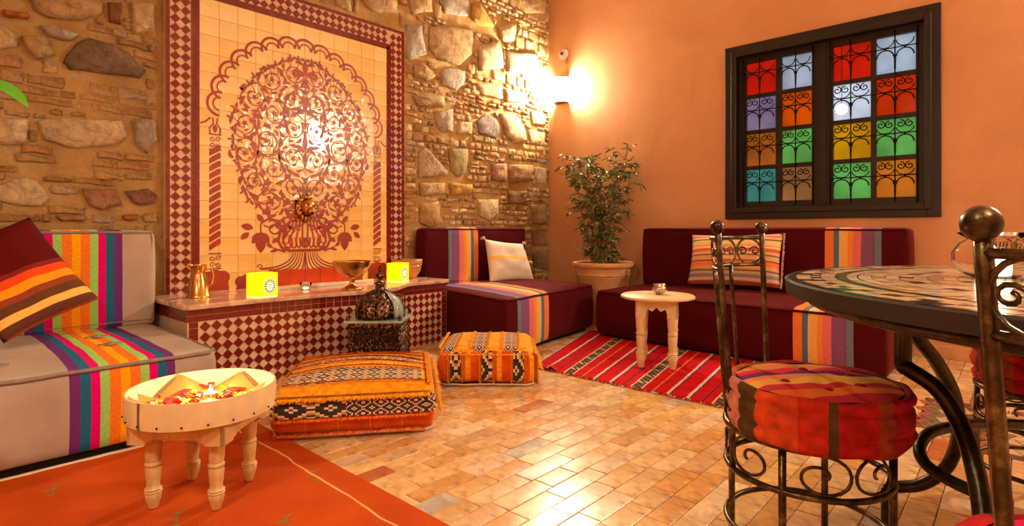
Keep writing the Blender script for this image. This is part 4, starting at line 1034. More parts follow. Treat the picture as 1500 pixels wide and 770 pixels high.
# ------------------------------------------------------------------ small wooden tables
def turned_leg(h, s=0.024):
    return [(0, 0), (s*0.62, 0), (s*0.72, h*0.03), (s*1.02, h*0.13), (s*1.18, h*0.20), (s*1.05, h*0.235), (s*1.25, h*0.25), (s*1.05, h*0.27), (s*1.25, h*0.29), (s*1.0, h*0.31), (s*0.9, h*0.36), (s*1.05, h*0.48), (s*1.15, h*0.60), (s*1.0, h*0.63), (s*1.22, h*0.65), (s*1.22, h*0.68), (s*1.0, h*0.70), (s*1.15, h*0.78), (s*1.3, h*1.0), (0, h*1.0)]
def stool_base(t, half, ha, zt, wood, legs_h, apr, cusp=True, s=0.024, ow=0.03):
    for sx, sy in ((-1, -1), (1, -1), (1, 1), (-1, 1)):
        q = MB(); q.lathe(turned_leg(legs_h, s), 16); o = q.build('leg', wood, t, smooth=True, auto=50); o.location = (sx*half, sy*half, 0)
        q = MB(); e = s*1.25; q.box((-e, -e, legs_h-0.004), (e, e, zt)); o = q.build('leg_block', wood, t, bevel=0.002); o.location = (sx*half, sy*half, 0)
    for k in range(4):
        a = k*PI/2; W = half+ow; P = [(-W, apr), (-W*0.62, apr-0.0)]
        prof = [(-W, zt), (-W, zt-apr*1.0), (-W*0.72, zt-apr), (-W*0.66, zt-apr*0.72), (-W*0.5, zt-apr*0.80), (-W*0.42, zt-apr*0.52), (-W*0.2, zt-apr*0.66), (0, zt-apr*0.42)]
        if not cusp: prof = [(-W, zt), (-W, zt-apr*0.95), (-W*0.62, zt-apr*0.95), (-W*0.58, zt-apr*0.82), (-W*0.5, zt-apr*0.82), (-W*0.46, zt-apr*0.70), (0, zt-apr*0.70)]
        prof = prof+[(-x, z) for x, z in prof[-2::-1]]
        q = MB(); q.prism(prof, 0, 0.012, Matrix.Rotation(a, 4, 'Z') @ Matrix.Translation((0, -half-ow+0.012, 0)) @ Matrix.Rotation(rad(90), 4, 'X'))
        q.build('apron', wood, t, bevel=0.0015)
# tray table in front of the grey sofa
tt = empty('stool_table', (-4.318, -1.93, 0.016), rad(-50), label='squat turned-leg wooden stool carrying a round tray, on the orange kilim', cat='table')
stool_base(tt, 0.105, 0.105, 0.288, M['wood'], 0.215, 0.072, s=0.021, ow=0.052, cusp=False)
q = MB(); q.box((-0.142, -0.142, 0.272), (0.142, 0.142, 0.2885)); q.build('top_board', M['wood'], tt, bevel=0.003)
TZ = 0.305
tr = empty('sieve_tray', (-4.318, -1.93, TZ), rad(20), label='round pale bentwood sieve tray with a lit tealight, on the squat stool', cat='tray')
r_o = 0.228; q = MB(); q.lathe([(r_o-0.007, 0.0), (r_o, 0.0), (r_o+0.002, 0.04), (r_o, 0.083), (r_o-0.006, 0.083), (r_o-0.007, 0.0)], 56); q.build('hoop', M['pale_wood'], tr, smooth=True, auto=40)
q = MB(); q.lathe([(0, 0.003), (r_o-0.004, 0.003), (r_o-0.004, 0.009), (0, 0.009)], 48); q.build('tray_floor', M['pale_wood'], tr)
for k in range(20):
    a = 2*PI*k/20; q = MB(); q.ball((0, 0, 0), 0.0035, 6); o = q.build('nail', M['iron'], tr); o.location = ((r_o+0.0025)*math.cos(a), (r_o+0.0025)*math.sin(a), 0.012)
q = MB(); q.box((-0.004, -0.001, 0), (0.004, 0.001, 0.083)); o = q.build('hoop_joint', simple('dark_joint', (0.18, 0.09, 0.04), 0.6), tr); a_ = math.atan2(-0.02, -1)-rad(20)-0.2; o.location = ((r_o+0.002)*math.cos(a_+0.55), (r_o+0.002)*math.sin(a_+0.55), 0); o.rotation_euler = (0, 0, a_+0.55+PI/2)
# folded napkin points round the rim of the tray
nm = simple('rust_paper_napkin', (0.50, 0.19, 0.05), 0.8, amt=0.2)
nap = empty('paper_napkin', (-4.318, -1.93, TZ+0.011), rad(15), label='rust coloured paper napkin with raised pointed corners lining the sieve tray', cat='napkin')
for k in range(6):
    a = 2*PI*(k+0.3)/6; q = MB(); c_, s_ = math.cos(a), math.sin(a)
    def pp(r, t_, z): return Vector((r*c_-t_*s_, r*s_+t_*c_, z))
    A_, B_2, C_2, D_ = pp(0.06, -0.0, 0.002), pp(0.165, -0.09, 0.012), pp(0.195, 0.0, 0.068+0.008*math.sin(k*2)), pp(0.165, 0.09, 0.012)
    th_ = Vector((0, 0, 0.0015))
    up = [q.vert(p) for p in (A_, B_2, C_2, D_)]; dn = [q.vert(p-th_) for p in (A_, B_2, C_2, D_)]
    q.face([up[0], up[1], up[2]]); q.face([up[0], up[2], up[3]]); q.face([dn[0], dn[2], dn[1]]); q.face([dn[0], dn[3], dn[2]])
    for i in range(4): q.face([up[i], dn[i], dn[(i+1)%4], up[(i+1)%4]])
    q.build('fold', nm, nap)
pot = MB(); pc = [(0.70, 0.07, 0.01), (0.85, 0.32, 0.02), (0.80, 0.55, 0.30), (0.60, 0.03, 0.04), (0.85, 0.45, 0.04)]
rp = random.Random(9)
for k in range(110):
    a, r = rp.uniform(0, 2*PI), 0.155*math.sqrt(rp.random()); x, y = r*math.cos(a), r*math.sin(a); b_ = rp.uniform(0, PI); pot.col = rp.choice(pc)
    z = 0.012+rp.uniform(0, 0.022); l = rp.uniform(0.014, 0.03); dx_, dy_ = math.cos(b_)*l, math.sin(b_)*l
    pot.poly([(x-dx_, y-dy_, z), (x-dy_*0.4, y+dx_*0.4, z+0.009), (x+dx_, y+dy_, z+0.004), (x+dy_*0.4, y-dx_*0.4, z+0.001)]); pot.poly([(x+dx_, y+dy_, z+0.004), (x-dy_*0.4, y+dx_*0.4, z+0.009), (x-dx_, y-dy_, z), (x, y, z-0.008)])
o = pot.build('dried_petals', fringe_m, fixn=False); o.location = (-4.318, -1.93, TZ+0.012); setp(o, 'loose orange, red and cream dried petals spread in the sieve tray', 'petals', kind='stuff')
def tealight(x, y, z, label, name='tealight', r=0.019, watt=2.0):
    t = empty(name, (x, y, z), label=label, cat='candle')
    MB().lathe([(0, 0), (r, 0), (r, 0.014), (r-0.001, 0.014), (r-0.001, 0.010), (0, 0.010)], 16).build('cup', M['silver'], t, smooth=True, auto=40)
    MB().lathe([(0, 0.0095), (r-0.002, 0.0095), (r-0.002, 0.012), (0, 0.012)], 16).build('wax', M['wax'], t)
    MB().lathe([(0, 0.013), (0.004, 0.018), (0.0055, 0.024), (0.003, 0.034), (0, 0.042)], 10).build('flame', M['flame'], t, smooth=True)
    l = bpy.data.lights.new('flame_light', 'POINT'); l.energy = watt; l.color = (1, 0.68, 0.35); l.shadow_soft_size = 0.012; lo = bpy.data.objects.new('flame_light', l); C.objects.link(lo); lo.parent = t; lo.location = (0, 0, 0.055)
    return t
tealight(-4.30, -1.94, TZ+0.040, 'lit tealight burning in the middle of the sieve tray', r=0.022, watt=3.2)
# small round white-wood table on the red rug
st2 = empty('side_table', (-1.60, -2.205, 0.016), rad(25), label='small round blond wooden side table with turned legs on the red rug', cat='table')
stool_base(st2, 0.100, 0.100, 0.445, M['pale_wood'], 0.335, 0.11, s=0.027, ow=0.034)
MB().lathe([(0, 0.444), (0.225, 0.444), (0.242, 0.452), (0.242, 0.462), (0.232, 0.470), (0, 0.470)], 48).build('tabletop', M['pale_wood'], st2, smooth=True, auto=40)
sb = empty('bowl', (-1.59, -2.215, 0.487), label='tiny squat hammered silver bowl on the round blond side table', cat='bowl')
MB().lathe([(0, 0), (0.022, 0), (0.028, 0.006), (0.046, 0.022), (0.050, 0.036), (0.043, 0.052), (0.036, 0.058), (0.042, 0.068), (0.039, 0.069), (0.033, 0.060), (0.040, 0.050), (0.046, 0.036), (0.042, 0.024), (0.02, 0.008), (0, 0.006)], 24).build('body', M['silver'], sb, smooth=True)
MB().lathe([(0, 0.044), (0.036, 0.044), (0.036, 0.048), (0, 0.050)], 20).build('contents', simple('brown_sugar', (0.45, 0.22, 0.10), 0.9, amt=0.3, sc_=80), sb)

# ------------------------------------------------------------------ things on the bench
def candle_box(x, y, rz, label, s=0.062, h=0.145):
    t = empty('candle_lantern', (x, y, LZ), rz, label=label, cat='lantern', group='yellow candle lanterns')
    mm = Mat('glowing_yellow_paper', (0.75, 0.40, 0.015), 0.5); z_ = mm.xyz()[2]
    mm.b.inputs['Emission Color'].default_value = (1, 0.40, 0.0, 1)
    mm.b.inputs['Emission Strength'].default_value = 1.15
    for k in range(4):
        q = MB(); q.box((-s, -s, 0), (s, -s+0.004, h), Matrix.Rotation(k*PI/2, 4, 'Z')); q.build('panel', mm.m, t)
    MB().box((-s, -s, 0), (s, s, 0.006)).build('base', M['wax'], t)
    # printed rosette
    for k in (0,):
        q = MB(); a0 = Matrix.Rotation(k*PI/2, 4, 'Z')
        for i in range(16):
            a = 2*PI*i/16; r0, r1 = 0.024, 0.040; q.poly([a0 @ Vector((r*math.cos(b_), -s-0.0012, h*0.45+r*math.sin(b_))) for r, b_ in ((r0, a-0.08), (r1, a-0.13), (r1+0.005, a), (r1, a+0.13), (r0, a+0.08))])
        for i in range(8):
            a = 2*PI*i/8; q.poly([a0 @ Vector((0.011*math.cos(a)+0.004*math.cos(b_), -s-0.0012, h*0.45+0.011*math.sin(a)+0.004*math.sin(b_))) for b_ in (0, 1.57, 3.14, 4.71)])
        q.build('rosette', simple('printed_brown', (0.12, 0.06, 0.03), 0.7, amt=0), t, fixn=False)
        q = MB(); q.poly([a0 @ Vector((0.046*math.cos(2*PI*i/24), -s-0.0006, h*0.45+0.046*math.sin(2*PI*i/24))) for i in range(24)]); o = q.build('rosette_ground', emis('pale_backlit_print', (1.0, 0.88, 0.45), 0.8), t, fixn=False)
    MB().lathe([(0, 0.006), (0.022, 0.006), (0.022, 0.05), (0, 0.05)], 16).build('candle', M['wax'], t, smooth=True, auto=40)
    MB().lathe([(0, 0.052), (0.006, 0.06), (0.007, 0.068), (0, 0.09)], 10).build('flame', M['flame'], t, smooth=True)
    return t
candle_box(-3.515, -0.555, rad(20), 'glowing yellow square candle lantern between the brass jug and the footed brass bowl')
candle_box(-2.345, -0.34, rad(20), 'glowing yellow square candle lantern by the wide wooden bowl')
t = empty('jug', (-3.80, -0.33, LZ), rad(10), label='brass jug with a handle at the end of the bench by the grey sofa', cat='jug')
MB().lathe([(0, 0), (0.066, 0), (0.066, 0.012), (0.060, 0.018), (0.052, 0.10), (0.040, 0.14), (0.036, 0.155), (0.044, 0.185), (0.048, 0.195), (0.045, 0.197), (0.033, 0.157), (0, 0.15)], 24).build('body', M['brass'], t, smooth=True, auto=50)
MB().tube([(0.036, 0, 0.165), (0.075, 0, 0.17), (0.092, 0, 0.13), (0.085, 0, 0.08), (0.055, 0, 0.055)], 0.006, 8).build('handle', M['brass'], t, smooth=True)
MB().tube([(-0.036, 0, 0.185), (-0.055, 0, 0.198), (-0.066, 0, 0.205)], [0.014, 0.011, 0.006], 8).build('spout', M['brass'], t, smooth=True)
t = empty('footed_bowl', (-2.93, -0.62, LZ), label='wide brass bowl on a tall foot standing on the bench', cat='bowl')
MB().lathe([(0, 0.085), (0.04, 0.09), (0.09, 0.115), (0.122, 0.165), (0.130, 0.192), (0.133, 0.196), (0.126, 0.196), (0.118, 0.166), (0.085, 0.12), (0.035, 0.098), (0, 0.095)], 32).build('cup', M['brass'], t, smooth=True)
MB().lathe([(0, 0), (0.068, 0), (0.070, 0.008), (0.055, 0.016), (0.022, 0.035), (0.016, 0.05), (0.022, 0.06), (0.018, 0.07), (0.03, 0.086), (0, 0.088)], 28).build('foot', M['brass'], t, smooth=True)
t = empty('wooden_bowl', (-2.125, -0.165, LZ), label='wide warm wooden bowl with a thin light band by the maroon seat', cat='bowl')
bw = simple('honey_wood', (0.50, 0.22, 0.06), 0.35, amt=0.3, sc_=6)
MB().lathe([(0, 0), (0.075, 0), (0.082, 0.01), (0.115, 0.06), (0.128, 0.12), (0.132, 0.16), (0.124, 0.16), (0.118, 0.12), (0.10, 0.06), (0.07, 0.016), (0, 0.014)], 32).build('body', bw, t, smooth=True)
MB().tube([(0.1265*math.cos(2*PI*k/32), 0.1265*math.sin(2*PI*k/32), 0.105) for k in range(32)], 0.0035, 6, closed=True).build('band', M['silver'], t, smooth=True)
tg = empty('tealight_glass', (-3.15, -0.40, LZ), label='small clear tealight glass on the bench in front of the red tiles', cat='candle holder')
MB().lathe([(0, 0), (0.028, 0), (0.036, 0.02), (0.038, 0.05), (0.035, 0.05), (0.033, 0.021), (0.025, 0.004), (0, 0.004)], 20).build('glass', M['glass'], tg, smooth=True)
MB().lathe([(0, 0.0045), (0.02, 0.0045), (0.02, 0.018), (0, 0.018)], 14).build('candle', M['wax'], tg)
# metal lantern standing on the floor behind the poufs
t = empty('metal_lantern', (-2.955, -0.985, 0), rad(42), label='dark pierced metal lantern with a domed top, on the floor behind the poufs', cat='lantern')
Lg = M['lantern']
h0 = 0.35
for k in range(4):
    a = k*PI/2+PI/4; q = MB(); q.box((-0.012, -0.012, 0), (0.012, 0.012, h0), Matrix.Translation((0.205*math.cos(a), 0.205*math.sin(a), 0)) @ Matrix.Rotation(a, 4, 'Z')); q.build('corner_post', Lg, t)
for k in range(4):
    R0 = Matrix.Rotation(k*PI/2, 4, 'Z'); q = MB()
    q.box((-0.14, -0.150, 0.02), (0.14, -0.143, 0.05), R0); q.box((-0.14, -0.150, h0-0.03), (0.14, -0.143, h0), R0); q.box((-0.14, -0.150, 0.19), (0.14, -0.143, 0.21), R0)
    for i in range(5):
        for j in range(4):
            x = -0.112+i*0.056; z = 0.075+j*0.075+(0.01 if j > 1 else 0); q.tube([R0 @ Vector((x+0.024*math.cos(2*PI*s_/10), -0.147, z+0.03*math.sin(2*PI*s_/10))) for s_ in range(10)], 0.004, 4, closed=True)
            q.tube([R0 @ Vector((x-0.026, -0.147, z-0.035)), R0 @ Vector((x+0.026, -0.147, z+0.035))], 0.003, 4); q.tube([R0 @ Vector((x+0.026, -0.147, z-0.035)), R0 @ Vector((x-0.026, -0.147, z+0.035))], 0.003, 4)
    q.build('pierced_panel', Lg, t)
MB().box((-0.135, -0.135, 0.01), (0.135, 0.135, h0-0.01)).build('inner_glass', simple('amber_glass', (0.06, 0.03, 0.015), 0.15, amt=0.4), t)
MB().box((-0.178, -0.178, h0), (0.178, 0.178, h0+0.014)).build('tray_rim', M['lantern_glass'], t, bevel=0.003)
for k in range(4):
    a = k*PI/2+PI/4; MB().lathe([(0, 0), (0.014, 0.01), (0.006, 0.03), (0, 0.05)], 8, c=(0.225*math.cos(a), 0.225*math.sin(a), h0+0.012)).build('corner_finial', Lg, t, smooth=True)
prof = [(0.150, 0), (0.157, 0.03), (0.150, 0.075), (0.125, 0.12), (0.080, 0.152), (0.040, 0.17)]
for k in range(8):                       # dome of eight panels, alternately pierced metal and glass
    q = MB(); a0, a1 = 2*PI*k/8, 2*PI*(k+1)/8; pr = []
    for r, z in prof: pr.append([q.vert((r*math.cos(a), r*math.sin(a), h0+0.014+z)) for a in (a0+0.02, (a0+a1)/2, a1-0.02)])
    for a, b_ in zip(pr, pr[1:]):
        for i in (0, 1): q.face([a[i], a[i+1], b_[i+1], b_[i]])
    o = q.build('dome_panel', M['lantern_glass'] if k in (5,) else Lg, t, smooth=True, fixn=False)
    s_ = o.modifiers.new('solid', 'SOLIDIFY'); s_.thickness = 0.006
q = MB()
for k in range(8):
    a = 2*PI*k/8; q.tube([(r*1.01*math.cos(a), r*1.01*math.sin(a), h0+0.014+z) for r, z in prof], 0.005, 5)
q.build('dome_ribs', Lg, t)
MB().lathe([(0.04, 0.525), (0.044, 0.53), (0.03, 0.545), (0.028, 0.57), (0.036, 0.578), (0.02, 0.59), (0.012, 0.60), (0.026, 0.62), (0.028, 0.63), (0.012, 0.645), (0.008, 0.66), (0.014, 0.672), (0.004, 0.69), (0, 0.70)], 16).build('finial', Lg, t, smooth=True)

# ------------------------------------------------------------------ potted ficus
pt = empty('potted_ficus', (-0.345, -0.965, 0), label='bushy ficus in a wide terracotta pot in the corner between the maroon sofas', cat='plant')
MB().lathe([(0, 0), (0.17, 0), (0.18, 0.01), (0.215, 0.15), (0.245, 0.33), (0.262, 0.455), (0.268, 0.462), (0.264, 0.47), (0.268, 0.50), (0.278, 0.545), (0.302, 0.56), (0.308, 0.58), (0.302, 0.598), (0.285, 0.603), (0.262, 0.595), (0.252, 0.55), (0, 0.545)], 48).build('pot', M['terracotta'], pt, smooth=True, auto=45)
q = MB(); q.tube([(0.271*math.cos(2*PI*k/60), 0.271*math.sin(2*PI*k/60), 0.482+0.004*math.sin(k*1.9)) for k in range(60)], [0.006+0.003*(k % 2) for k in range(60)], 6, closed=True); q.build('rope_band', M['terracotta'], pt, smooth=True)
MB().lathe([(0, 0.552), (0.25, 0.552), (0.25, 0.556), (0, 0.562)], 24).build('soil', M['soil'], pt)
rp = random.Random(4); stems = MB(); tips = []
for k in range(7):
    a = rp.uniform(0, 2*PI); r = rp.uniform(0.01, 0.06); x, y, z = r*math.cos(a), r*math.sin(a), 0.55; P = [(x, y, z)]
    side = -1 if k % 2 == 0 else 1
    for s_ in range(9):
        z += rp.uniform(0.09, 0.13)
        k2 = (z-0.55)/1.2
        # lean along camera-right axis and slightly into the room
        lean = (side*0.030*(0.4+k2)); x += Rv[0]*lean+rp.uniform(-0.015, 0.005); y += Rv[1]*lean+rp.uniform(-0.015, 0.012)
        P.append((min(x, 0.27), y, z)); 
        if z > 1.66-0.55*0-0.04*k: break
    stems.tube(P, [0.011-0.0009*i for i in range(len(P))], 6)
    for i in range(1, len(P)):
        for b_ in range(5):
            a = rp.uniform(0, 2*PI); l = rp.uniform(0.08, 0.24)*(1.0 if i > 2 else 0.75); e = (P[i][0]+l*math.cos(a), P[i][1]+l*math.sin(a), P[i][2]+rp.uniform(-0.06, 0.12))
            if e[0] > 0.29: e = (0.29, e[1], e[2])
            md = tuple((p+q_)/2+(0.02 if n_ == 2 else 0) for n_, (p, q_) in enumerate(zip(P[i], e))); stems.tube([P[i], md, e], [0.004, 0.003, 0.0015], 4); tips.append((P[i], md, e))
stems.build('stems', M['bark'], pt, smooth=True)
def leafshape(mb, p, d, up, l, w_, c, fold=0.25):
    d = d.normalized(); s_ = d.cross(up)
    if s_.length < 0.05: s_ = d.cross(Vector((1, 0.3, 0)))
    s_.normalize(); n_ = s_.cross(d); mb.col = c
    L = [mb.vert(p)]; mid = []; lf_ = []; rt_ = []
    for t_, ww in ((0.3, 0.8), (0.6, 0.9), (0.85, 0.45)):
        c0 = p+d*l*t_-Vector((0, 0, 1))*l*0.18*t_*t_
        mid.append(mb.vert(c0)); lf_.append(mb.vert(c0+s_*w_*ww/2+n_*w_*fold)); rt_.append(mb.vert(c0-s_*w_*ww/2+n_*w_*fold))
    e = mb.vert(p+d*l-Vector((0, 0, 1))*l*0.2)
    mb.face([L[0], mid[0], lf_[0]]); mb.face([L[0], rt_[0], mid[0]])
    for i in (0, 1): mb.face([mid[i], mid[i+1], lf_[i+1], lf_[i]]); mb.face([mid[i], rt_[i], rt_[i+1], mid[i+1]])
    mb.face([mid[2], e, lf_[2]]); mb.face([mid[2], rt_[2], e])
LV = [(0.16, 0.22, 0.06), (0.20, 0.25, 0.08), (0.09, 0.13, 0.04), (0.34, 0.34, 0.15), (0.55, 0.48, 0.28), (0.16, 0.21, 0.07)]
fol = MB()
for (a, m_, e) in tips:
    for k in range(8):
        t_ = rp.uniform(0.35, 1.05); p = Vector(m_).lerp(Vector(e), (t_-0.35)/0.65) if t_ > 0.35 else Vector(m_)
        d = Vector((rp.uniform(-1, 1), rp.uniform(-1, 1), rp.uniform(-0.7, 0.25)))+(Vector(e)-Vector(a)).normalized()*0.6
        p.x = min(p.x, 0.30); 
        if p.x > 0.24: d.x = -abs(d.x)
        leafshape(fol, p, d, Vector((0, 0, 1)), rp.uniform(0.045, 0.075), rp.uniform(0.022, 0.032), rp.choice(LV))
fol.build('foliage', M['leaf'], pt, fixn=False)['kind'] = 'stuff'

# big-leaved plant whose leaf tip reaches into the picture beside the grey sofa
hp = empty('houseplant', (-5.42, -1.75, 0.016), label='tall houseplant with broad lime leaves standing by the grey sofa', cat='plant')
MB().lathe([(0, 0.012), (0.13, 0.012), (0.17, 0.25), (0.18, 0.27), (0.165, 0.27), (0.15, 0.24), (0, 0.23)], 24).build('pot', M['terracotta'], hp, smooth=True, auto=45)
q = MB(); q2 = MB(); rp2 = random.Random(2)
tipw = att(42, 158, 1.5)-Vector((-5.42, -1.75, 0.016)); basew = att(-60, 112, 1.56)-Vector((-5.42, -1.75, 0.016))
LVB = [(0.10, 0.42, 0.02), (0.10, 0.36, 0.02), (0.12, 0.40, 0.02)]
def bigleaf(p, d, l, w_, c): 
    d = d.normalized(); s_ = d.cross(Vector((0, 0, 1))).normalized(); n_ = s_.cross(d); q2.col = c; rows = []
    for i in range(9):
        t_ = i/8; ww = w_*math.sin(PI*min(1, t_**0.8))**0.8/2 if 0 < i < 8 else 0.0005; c0 = p+d*l*t_+Vector((0, 0, 1))*l*0.25*(t_-t_*t_)
        rows.append([q2.vert(c0+s_*ww+n_*ww*0.35), q2.vert(c0), q2.vert(c0-s_*ww+n_*ww*0.35)])
    for a, b_ in zip(rows, rows[1:]):
        for i in (0, 1): q2.face([a[i], a[i+1], b_[i+1], b_[i]])
q.tube([(0, 0, 0.23), (0.02, 0, 0.7), (0.05, 0.01, 1.1), (0.06, 0.0, 1.5)], [0.016, 0.014, 0.011, 0.007], 8)
stemtop = Vector((0.05, 0.01, 1.12)); q.tube([stemtop, (stemtop+basew)/2+Vector((0, 0, 0.05)), basew], [0.006, 0.005, 0.004], 6); dvec = tipw-basew; bigleaf(basew, dvec, dvec.length, 0.085, LVB[0])
for k in range(9):
    a = 2.0+k*2.4; zz_ = 0.75+k*0.09
    if math.cos(a) > 0.3: a += PI
    b0 = Vector((0.05, 0, zz_)); b1 = b0+Vector((0.14*math.cos(a), 0.14*math.sin(a), 0.06)); q.tube([b0, b1], 0.005, 5); bigleaf(b1, Vector((math.cos(a), math.sin(a), -0.1)), 0.2, 0.09, rp2.choice(LVB))
q.build('stem', M['bark'], hp, smooth=True); o = q2.build('leaves', M['leaf'], hp, smooth=True, fixn=False); s_ = o.modifiers.new('solid', 'SOLIDIFY'); s_.thickness = 0.0015

# ------------------------------------------------------------------ stained glass window
win = empty('window_1', (0, (WY0+WY1)/2, WZ0)); win['kind'] = 'structure'
WYc = (WY0+WY1)/2
def wloc(mb, name, mat, **k):
    o = mb.build(name, mat, **k); o.parent = win; o.location = (0, -WYc, -WZ0); return o
WW = M['window_wood']
def frame_rect(mb, y0, y1, z0, z1, wd_, xa, xb):
    mb.box((xa, y0, z0), (xb, y0+wd_, z1)); mb.box((xa, y1-wd_, z0), (xb, y1, z1)); mb.box((xa, y0+wd_, z0), (xb, y1-wd_, z0+wd_)); mb.box((xa, y0+wd_, z1-wd_), (xb, y1-wd_, z1))
q = MB(); frame_rect(q, WY0, WY1, WZ0, WZ1, 0.085, -0.028, 0.03); wloc(q, 'outer_frame', WW, bevel=0.004)
q = MB(); frame_rect(q, WY0+0.055, WY1-0.055, WZ0+0.055, WZ1-0.055, 0.045, -0.040, 0.0); wloc(q, 'moulding', WW, bevel=0.006)
q = MB(); frame_rect(q, WY0+0.031, WY1-0.031, WZ0+0.031, WZ1-0.031, 0.055, 0.0, 0.12); wloc(q, 'jamb', WW)
# sashes: column edges from the photograph, mapped onto the sash plane
XP = 0.055
def wy(px): d = ray(px); t = (XP-CX)/d[0]; return CY+d[1]*t
cols = [(wy(1094), wy(1137)), (wy(1146), wy(1190)), (wy(1221), wy(1276)), (wy(1284), wy(1342))]
zt, zb_ = 2.385, 1.165; pitch = (zt-zb_+0.035)/4; ph = pitch-0.035
for sidx in (0, 1):
    ca, cb = cols[2*sidx], cols[2*sidx+1]; ya, yb = ca[0], cb[1]        # ya > yb
    fr = empty('sash', (0, 0, 0)); fr.parent = win; fr.location = (0, -WYc, -WZ0)
    q = MB(); e = 0.055
    eL = 0.12 if sidx == 0 else 0.080; eR = 0.12 if sidx == 1 else 0.080; et = 0.10
    q.box((XP-0.02, yb-eR, zb_-et), (XP+0.02, yb, zt+et)); q.box((XP-0.02, ya, zb_-et), (XP+0.02, ya+eL, zt+et)); q.box((XP-0.02, yb, zb_-et), (XP+0.02, ya, zb_)); q.box((XP-0.02, yb, zt), (XP+0.02, ya, zt+et))
    if sidx == 0: q.box((XP-0.03, yb-0.11, zb_-et), (XP-0.018, yb-0.055, zt+et))
    q.box((XP-0.016, cb[0], zb_), (XP+0.016, ca[1], zt))
    for r in range(1, 4):
        z = zt-r*pitch; q.box((XP-0.015, yb, z), (XP+0.015, ya, z+0.035))
    q.build('sash_frame', WW, fr, bevel=0.002)
    colors = {0: [['red', 'mauve', 'amber_red', 'teal'], ['grey', 'orange', 'green', 'brown_orange']], 1: [['red', 'white', 'yellow', 'green'], ['blue_grey', 'red_orange', 'green', 'amber']]}[sidx]
    CC = {'red': (0.95, 0.012, 0.002), 'mauve': (0.34, 0.20, 0.26), 'amber_red': (0.60, 0.12, 0.01), 'teal': (0.06, 0.30, 0.20), 'grey': (0.55, 0.55, 0.55), 'orange': (1.0, 0.09, 0.0), 'green': (0.16, 0.52, 0.08), 'brown_orange': (0.50, 0.16, 0.04),
          'white': (1.6, 1.5, 1.3), 'yellow': (1.0, 0.36, 0.0), 'blue_grey': (0.58, 0.60, 0.60), 'red_orange': (1.0, 0.035, 0.0), 'amber': (0.90, 0.20, 0.01)}
    for ci, (c0, c1) in enumerate((ca, cb)):
        for r in range(4):
            nm_ = colors[ci][r]; key = 'glass_'+nm_
            if key not in M:
                m = Mat(key); N_, L_2 = m.N, m.L; N_.remove(m.b); out = [n_ for n_ in N_ if n_.type == 'OUTPUT_MATERIAL'][0]
                tr_ = N_.new('ShaderNodeBsdfTransparent'); tl = N_.new('ShaderNodeBsdfTranslucent'); gs = N_.new('ShaderNodeBsdfGlossy'); gs.inputs['Roughness'].default_value = 0.12
                col = tuple(min(1, x)**0.5 for x in CC[nm_]); cn = m.ramp(m.noise(5, 3), [(0.3, tuple(x*0.80 for x in col)), (0.7, tuple(min(1, x*1.05) for x in col))]); L_2.new(cn, tr_.inputs[0]); L_2.new(cn, tl.inputs[0])
                mx_ = N_.new('ShaderNodeMixShader'); mx_.inputs[0].default_value = 0.25; L_2.new(tr_.outputs[0], mx_.inputs[1]); L_2.new(tl.outputs[0], mx_.inputs[2])
                m2_ = N_.new('ShaderNodeMixShader'); m2_.inputs[0].default_value = 0.03; L_2.new(mx_.outputs[0], m2_.inputs[1]); L_2.new(gs.outputs[0], m2_.inputs[2]); L_2.new(m2_.outputs[0], out.inputs[0]); M[key] = m.m
            z1_ = zt-r*pitch; z0_ = z1_-ph
            q = MB(); q.box((XP-0.002, c1-0.004, z0_-0.004), (XP+0.002, c0+0.004, z1_+0.004)); o = q.build('pane', M[key], fr); o['label'] = nm_.replace('_', ' ')+' glass pane'
    # wrought grille in front of the sash
    q = MB(); XG = 0.012
    def rod(pts, r=0.0052): q.tube([(XG, a, b_) for a, b_ in pts], r, 5)
    def spi(cy, cz, r, a0, turns, n_=12): return [(cy+r*(1-0.75*k/n_)*math.cos(a0+turns*2*PI*k/n_), cz+r*(1-0.75*k/n_)*math.sin(a0+turns*2*PI*k/n_)) for k in range(n_+1)]
    for (c0, c1) in (ca, cb):
        wd_ = c0-c1; mid = (c0+c1)/2
        rod([(mid, zb_-0.03), (mid, zt+0.03)], 0.005)
        for r in range(4):
            z1_ = zt-r*pitch; zm = z1_-ph*0.42
            if r == 0: zm = z1_-ph*0.36
            rod([(c0+0.02, zm), (c1-0.02, zm)], 0.0045)
            for s_ in (-1, 1):
                cy = mid+s_*wd_*0.25; aw = wd_*0.22
                P = [(cy-aw, z1_-ph)] + [(cy+aw*math.cos(PI-PI*k/10), zm-ph*0.24+ph*0.2*math.sin(PI*k/10)) for k in range(11)] + [(cy+aw, z1_-ph)]
                rod(P[1:-1]); q.ball((XG, cy, zm), 0.010, 8)
                if r > 0:
                    for s3 in (-1, 1): rod(spi(cy+s3*aw*0.5, z1_-ph*0.17, aw*0.55, PI/2, 1.25*s3), 0.0046)
                    rod([(cy+aw*math.cos(PI+PI*k/8), zm+ph*0.16+ph*0.15*math.sin(PI+PI*k/8)) for k in range(9)], 0.004)
                else: rod([(cy+aw*math.cos(PI+PI*k/8), zm+ph*0.2+ph*0.18*math.sin(PI+PI*k/8)) for k in range(9)], 0.004)
            q.ball((XG, mid, zm), 0.009, 8)
            q.tube([(XG, mid, z1_-ph*0.95), (XG, mid, z1_-ph*0.55)], [0.006, 0.009], 6)
    for y_ in (ya+0.015, yb-0.015): rod([(y_, zb_-0.04), (y_, zt+0.04)], 0.005)
    q.build('grille', M['iron'], fr, smooth=True)
